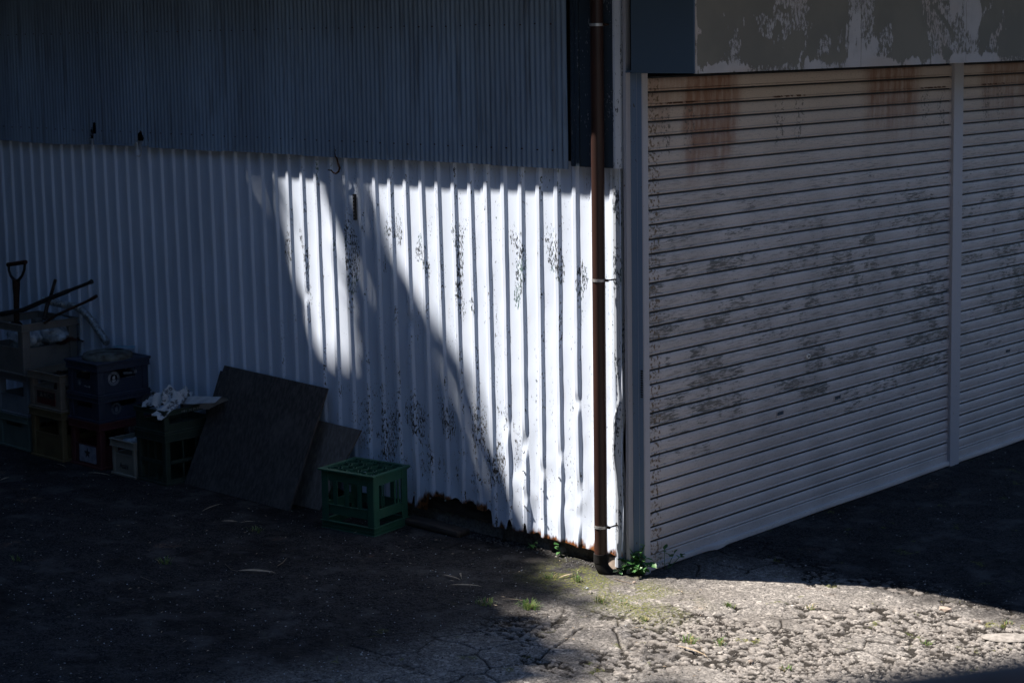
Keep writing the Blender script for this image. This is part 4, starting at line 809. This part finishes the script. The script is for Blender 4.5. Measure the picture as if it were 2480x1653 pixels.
twig([(1368, 1343), (1400, 1350), (1425, 1357)], .0022, 'thin dry twig lying under the wall edge towards the downpipe'); twig([(1488, 1402), (1505, 1408), (1530, 1414)], .0016, 'fine pale twig below the creeper'); twig([(545, 1366), (560, 1380), (575, 1384)], .0015, 'fine twig joined to the long shaded dry leaf'); twig([(672, 1370), (685, 1362), (694, 1352)], .0016, 'curved fine twig right of the long shaded dry leaf'); twig([(340, 1398), (385, 1415)], .0012, 'fine straight twig on the dark asphalt at the left'); twig([(1690, 1548), (1710, 1590), (1716, 1596)], .0012, 'fine straw crossing the end of the long sunlit leaf')
lit = MB()
for k in range(380):
    q = vis_pts(1, (0, 1700), (1150, 1653))[0]; a = random.uniform(0, 6.28); L = random.uniform(.008, .028); w_ = random.uniform(.001, .0025); z = gz(q[0], q[1])+.004; d = np.array([math.cos(a), math.sin(a), 0]); e = np.array([-d[1], d[0], 0]); b_ = np.array([q[0], q[1], z]); lit.add([b_, b_+d*L*.5+e*w_+(0, 0, .002), b_+d*L, b_+d*L*.5-e*w_], [(0, 1, 2, 3)])
tag(lit.build('leaf_litter', M['dry']), 'fine dry leaf litter strewn over the asphalt', 'litter', None, 'stuff')

# ------------------------------------------------------------------ rail in front of the photographer, on its own terrace wall
a = CAM+.93*ray(1990, 1800); b = CAM+1.0*ray(2900, 1672)
fr = empty('terrace_railing', (float(a[0]), float(a[1]), 0), 0, 'out of focus brown rail crossing the lower right corner close to the camera', 'railing')
ra = [np.array(p)-np.array([a[0], a[1], 0]) for p in (a-(b-a)*1.2, a, b, b+(b-a)*1.5)]
MB().tube(ra, .030, 20).build('handrail', M['rail'], fr, 40)
for t_ in (-1.15, 2.4): q = a+(b-a)*t_-np.array([a[0], a[1], 0]); MB().tube([(q[0], q[1], 1.45), (q[0], q[1], q[2])], .018, 12).build('rail_post', M['rail'], fr, 40)
dd = (b-a)[:2]/np.linalg.norm((b-a)[:2]); nn = np.array([dd[1], -dd[0]]);
if nn@(CAM[:2]-a[:2]) < 0: nn = -nn
q0 = a[:2]-dd*4; q1 = a[:2]+dd*4; tw = [(q0-nn*.12), (q1-nn*.12), (q1+nn*3), (q0+nn*3)]
tag(MB().add([(x, y, -.05) for x, y in tw]+[(x, y, 1.45) for x, y in tw], [(0, 3, 2, 1), (4, 5, 6, 7), (0, 1, 5, 4), (1, 2, 6, 5), (2, 3, 7, 6), (3, 0, 4, 7)]).build('retaining_wall', M['concrete']), 'concrete terrace the photographer stands on', 'wall')

# ------------------------------------------------------------------ trees over the yard: their crowns give the dappled shade
XB = np.array([(2.5, -1.96), (1.75, -1.80), (1.29, -1.55), (1.1, -1.36), (.88, -1.08), (.65, -.90), (.28, -.78), (.1, -.72), (-.2, -.34), (-.82, .14), (-1.24, .80), (-2.19, 1.32), (-2.4, 1.72), (-3., 2.6), (-4., 3.15), (-4.86, 3.7), (-7., 5.0), (-14., 9.)])[::-1]
SLt = np.array([(2.5, -2.62), (1.76, -2.57), (1.44, -2.52), (1.1, -2.39), (.8, -2.23), (.55, -2.1)])[::-1]; SRt = np.array([(2.5, -2.27), (1.82, -2.22), (1.37, -2.04), (1.14, -1.98), (.7, -1.97), (.4, -2.02)])[::-1]
def lit_d(X, Z):
    """signed: >0 inside a sunlit gap (metres along X on the wall plane)"""
    m = X-np.interp(Z, XB[:, 0], XB[:, 1]); s = np.minimum(X-np.interp(Z, SLt[:, 0], SLt[:, 1]), np.interp(Z, SRt[:, 0], SRt[:, 1])-X); s = np.where((Z > .62), s, -1.); return np.minimum(np.maximum(m, s), 12-X)
def leaves(P, size, aspect, name, parent):
    n = len(P); a = rng.normal(size=(n, 3)); a /= np.linalg.norm(a, axis=1)[:, None]; b = np.cross(a, rng.normal(size=(n, 3))); b /= np.linalg.norm(b, axis=1)[:, None]; s = size*(.7+.6*rng.random((n, 1))); A = a*s; Bq = b*s*aspect
    V = np.stack([P-A, P+Bq, P+A, P-Bq], 1).reshape(-1, 3); F = (np.arange(4)[None]+4*np.arange(n)[:, None])
    me = bpy.data.meshes.new(name); me.vertices.add(len(V)); me.vertices.foreach_set('co', V.astype(np.float32).ravel()); me.loops.add(n*4); me.loops.foreach_set('vertex_index', F.astype(np.int32).ravel()); me.polygons.add(n); me.polygons.foreach_set('loop_start', np.arange(0, n*4, 4, dtype=np.int32)); me.update(calc_edges=True)
    o = bpy.data.objects.new(name, me); col.objects.link(o); me.materials.append(M['crown']); o.parent = parent; o['kind'] = 'stuff'; return o
def sundir_pos(X, Z, k): return np.stack([X-1.62*k, -k, Z+2.78*k], 1)
n = 90000; X = rng.uniform(-8.5, 5.5, n); Z = rng.uniform(-13, 2.6, n); d = lit_d(X, Z)-.0; low_ = sstep(-.9, -2., Z); d = d+low_*(fbm(X*2.2, Z*1.1, 2, 77)-.5)*.9; keep = (d < -.02) | ((rng.random(n) < .30*low_*sstep(1.1, .0, d)))
spots = [(-.05, -1.30, .42, 1.), (-.08, -.72, .30, .9), (-.25, -1.0, .25, .8), (-1.95, .65, .20, .55), (-.05, -1.75, .2, .6), (-2.0, .35, .12, .3), (.6, -1.9, .2, .4), (-1.85, -.02, .13, .75), (-2.03, .25, .12, .65), (-1.55, .45, .15, .4)]
pr = np.ones(n)
for sx_, sz_, r_, a_ in spots: pr *= 1-a_*np.exp(-(((X-sx_)/r_)**2+((Z-sz_)/r_)**2))
pr *= np.where(d > -.45, .55-.25*low_, 1.)*np.where((Z > -.3) & (d > -1.3) & (X > -1.9), .85, 1.); pr = np.where((X < -2.3) & (Z > -.3), 1., pr)*np.where(d < -2.5, .6, 1.)
keep &= rng.random(n) < pr
X, Z = X[keep], Z[keep]; k = np.maximum(2.5, (5.0-Z)/2.78)+rng.uniform(0, .9, len(X))+3.2*sstep(-.5, -1.6, Z); P = sundir_pos(X, Z, k)
t1 = empty('shade_tree', (-6.5, -7.5, 0), 0, 'broad leafy tree behind the photographer whose crown shades the yard', 'tree')
leaves(P-np.array([-6.5, -7.5, 0]), .085, .6, 'crown', t1)
MB().tube([(0, 0, -.1), (.05, .1, 2), (.0, .4, 4), (.5, 1.2, 6), (1.2, 2.2, 8)], [.28, .22, .18, .13, .06], 12).tube([(0, .4, 4), (-1, 1.4, 6), (-1.6, 2.4, 8)], [.14, .1, .05], 8).tube([(.1, .5, 4.2), (2.2, 1.8, 5.6), (4.0, 3.2, 7)], [.13, .08, .04], 8).build('trunk', M['bark'], t1, 60)
# unseen high canopy, added to close off most of the sky
n = 26000; Pc = np.stack([rng.uniform(-16, 9., n), rng.uniform(-14, -1.0, n), rng.uniform(6.5, 9.0, n)], 1)
kk = -Pc[:, 1]; dc = lit_d(Pc[:, 0]+1.62*kk, Pc[:, 2]-2.78*kk); ok = (dc < -.35); Pc = Pc[ok]
t2 = empty('shade_tree', (-2, -13, 0), 0, 'added tall dense tree, out of view behind the photographer closing off the sky', 'tree')
leaves(Pc-np.array([-2, -13, 0]), .26, .7, 'crown', t2)
MB().tube([(0, 0, -.1), (.1, .1, 4), (.0, .4, 9.5)], [.35, .28, .12], 12).build('trunk', M['bark'], t2, 60)

M['blocker'] = simple('dark_stained_boards', (.045, .038, .032), (.03, .026, .022), 9, .8, 0, (1, 1, .1), .004)
def blocker(name, a, b, label):  # unseen dark masses added around the yard to cut the sky light
    h_ = empty(name, ((a[0]+b[0])/2, (a[1]+b[1])/2, 0), 0, label, 'blocker'); cx_, cy2 = h_.location[0], h_.location[1]; w_, d_, z_ = b[0]-a[0], b[1]-a[1], b[2]
    MB().box((-w_/2, -d_/2, -.1), (w_/2, d_/2, z_)).build('wall', M['blocker'], h_); MB().add([(-w_/2-.5, -d_/2-.5, z_), (w_/2+.5, -d_/2-.5, z_), (w_/2+.5, d_/2+.5, z_), (-w_/2-.5, d_/2+.5, z_), (-w_/2-.5, 0, z_+1.8), (w_/2+.5, 0, z_+1.8)], [(0, 1, 5, 4), (2, 3, 4, 5), (0, 4, 3), (1, 2, 5), (0, 3, 2, 1)]).build('roof', M['black'], h_)
blocker('rear_blocker', (-22, -20, 0), (12, -14.5, 7.5), 'long dark boarded house added across the yard to cut sky light, behind the photographer')
blocker('side_blocker', (-16, -14, 0), (-9.5, 3, 6.5), 'dark boarded house added to shut out light at the left end of the yard')

blocker('far_blocker', (15, -10, 0), (21, 22, 6.5), 'dark boarded house added beyond the right end of the yard to block sky light')
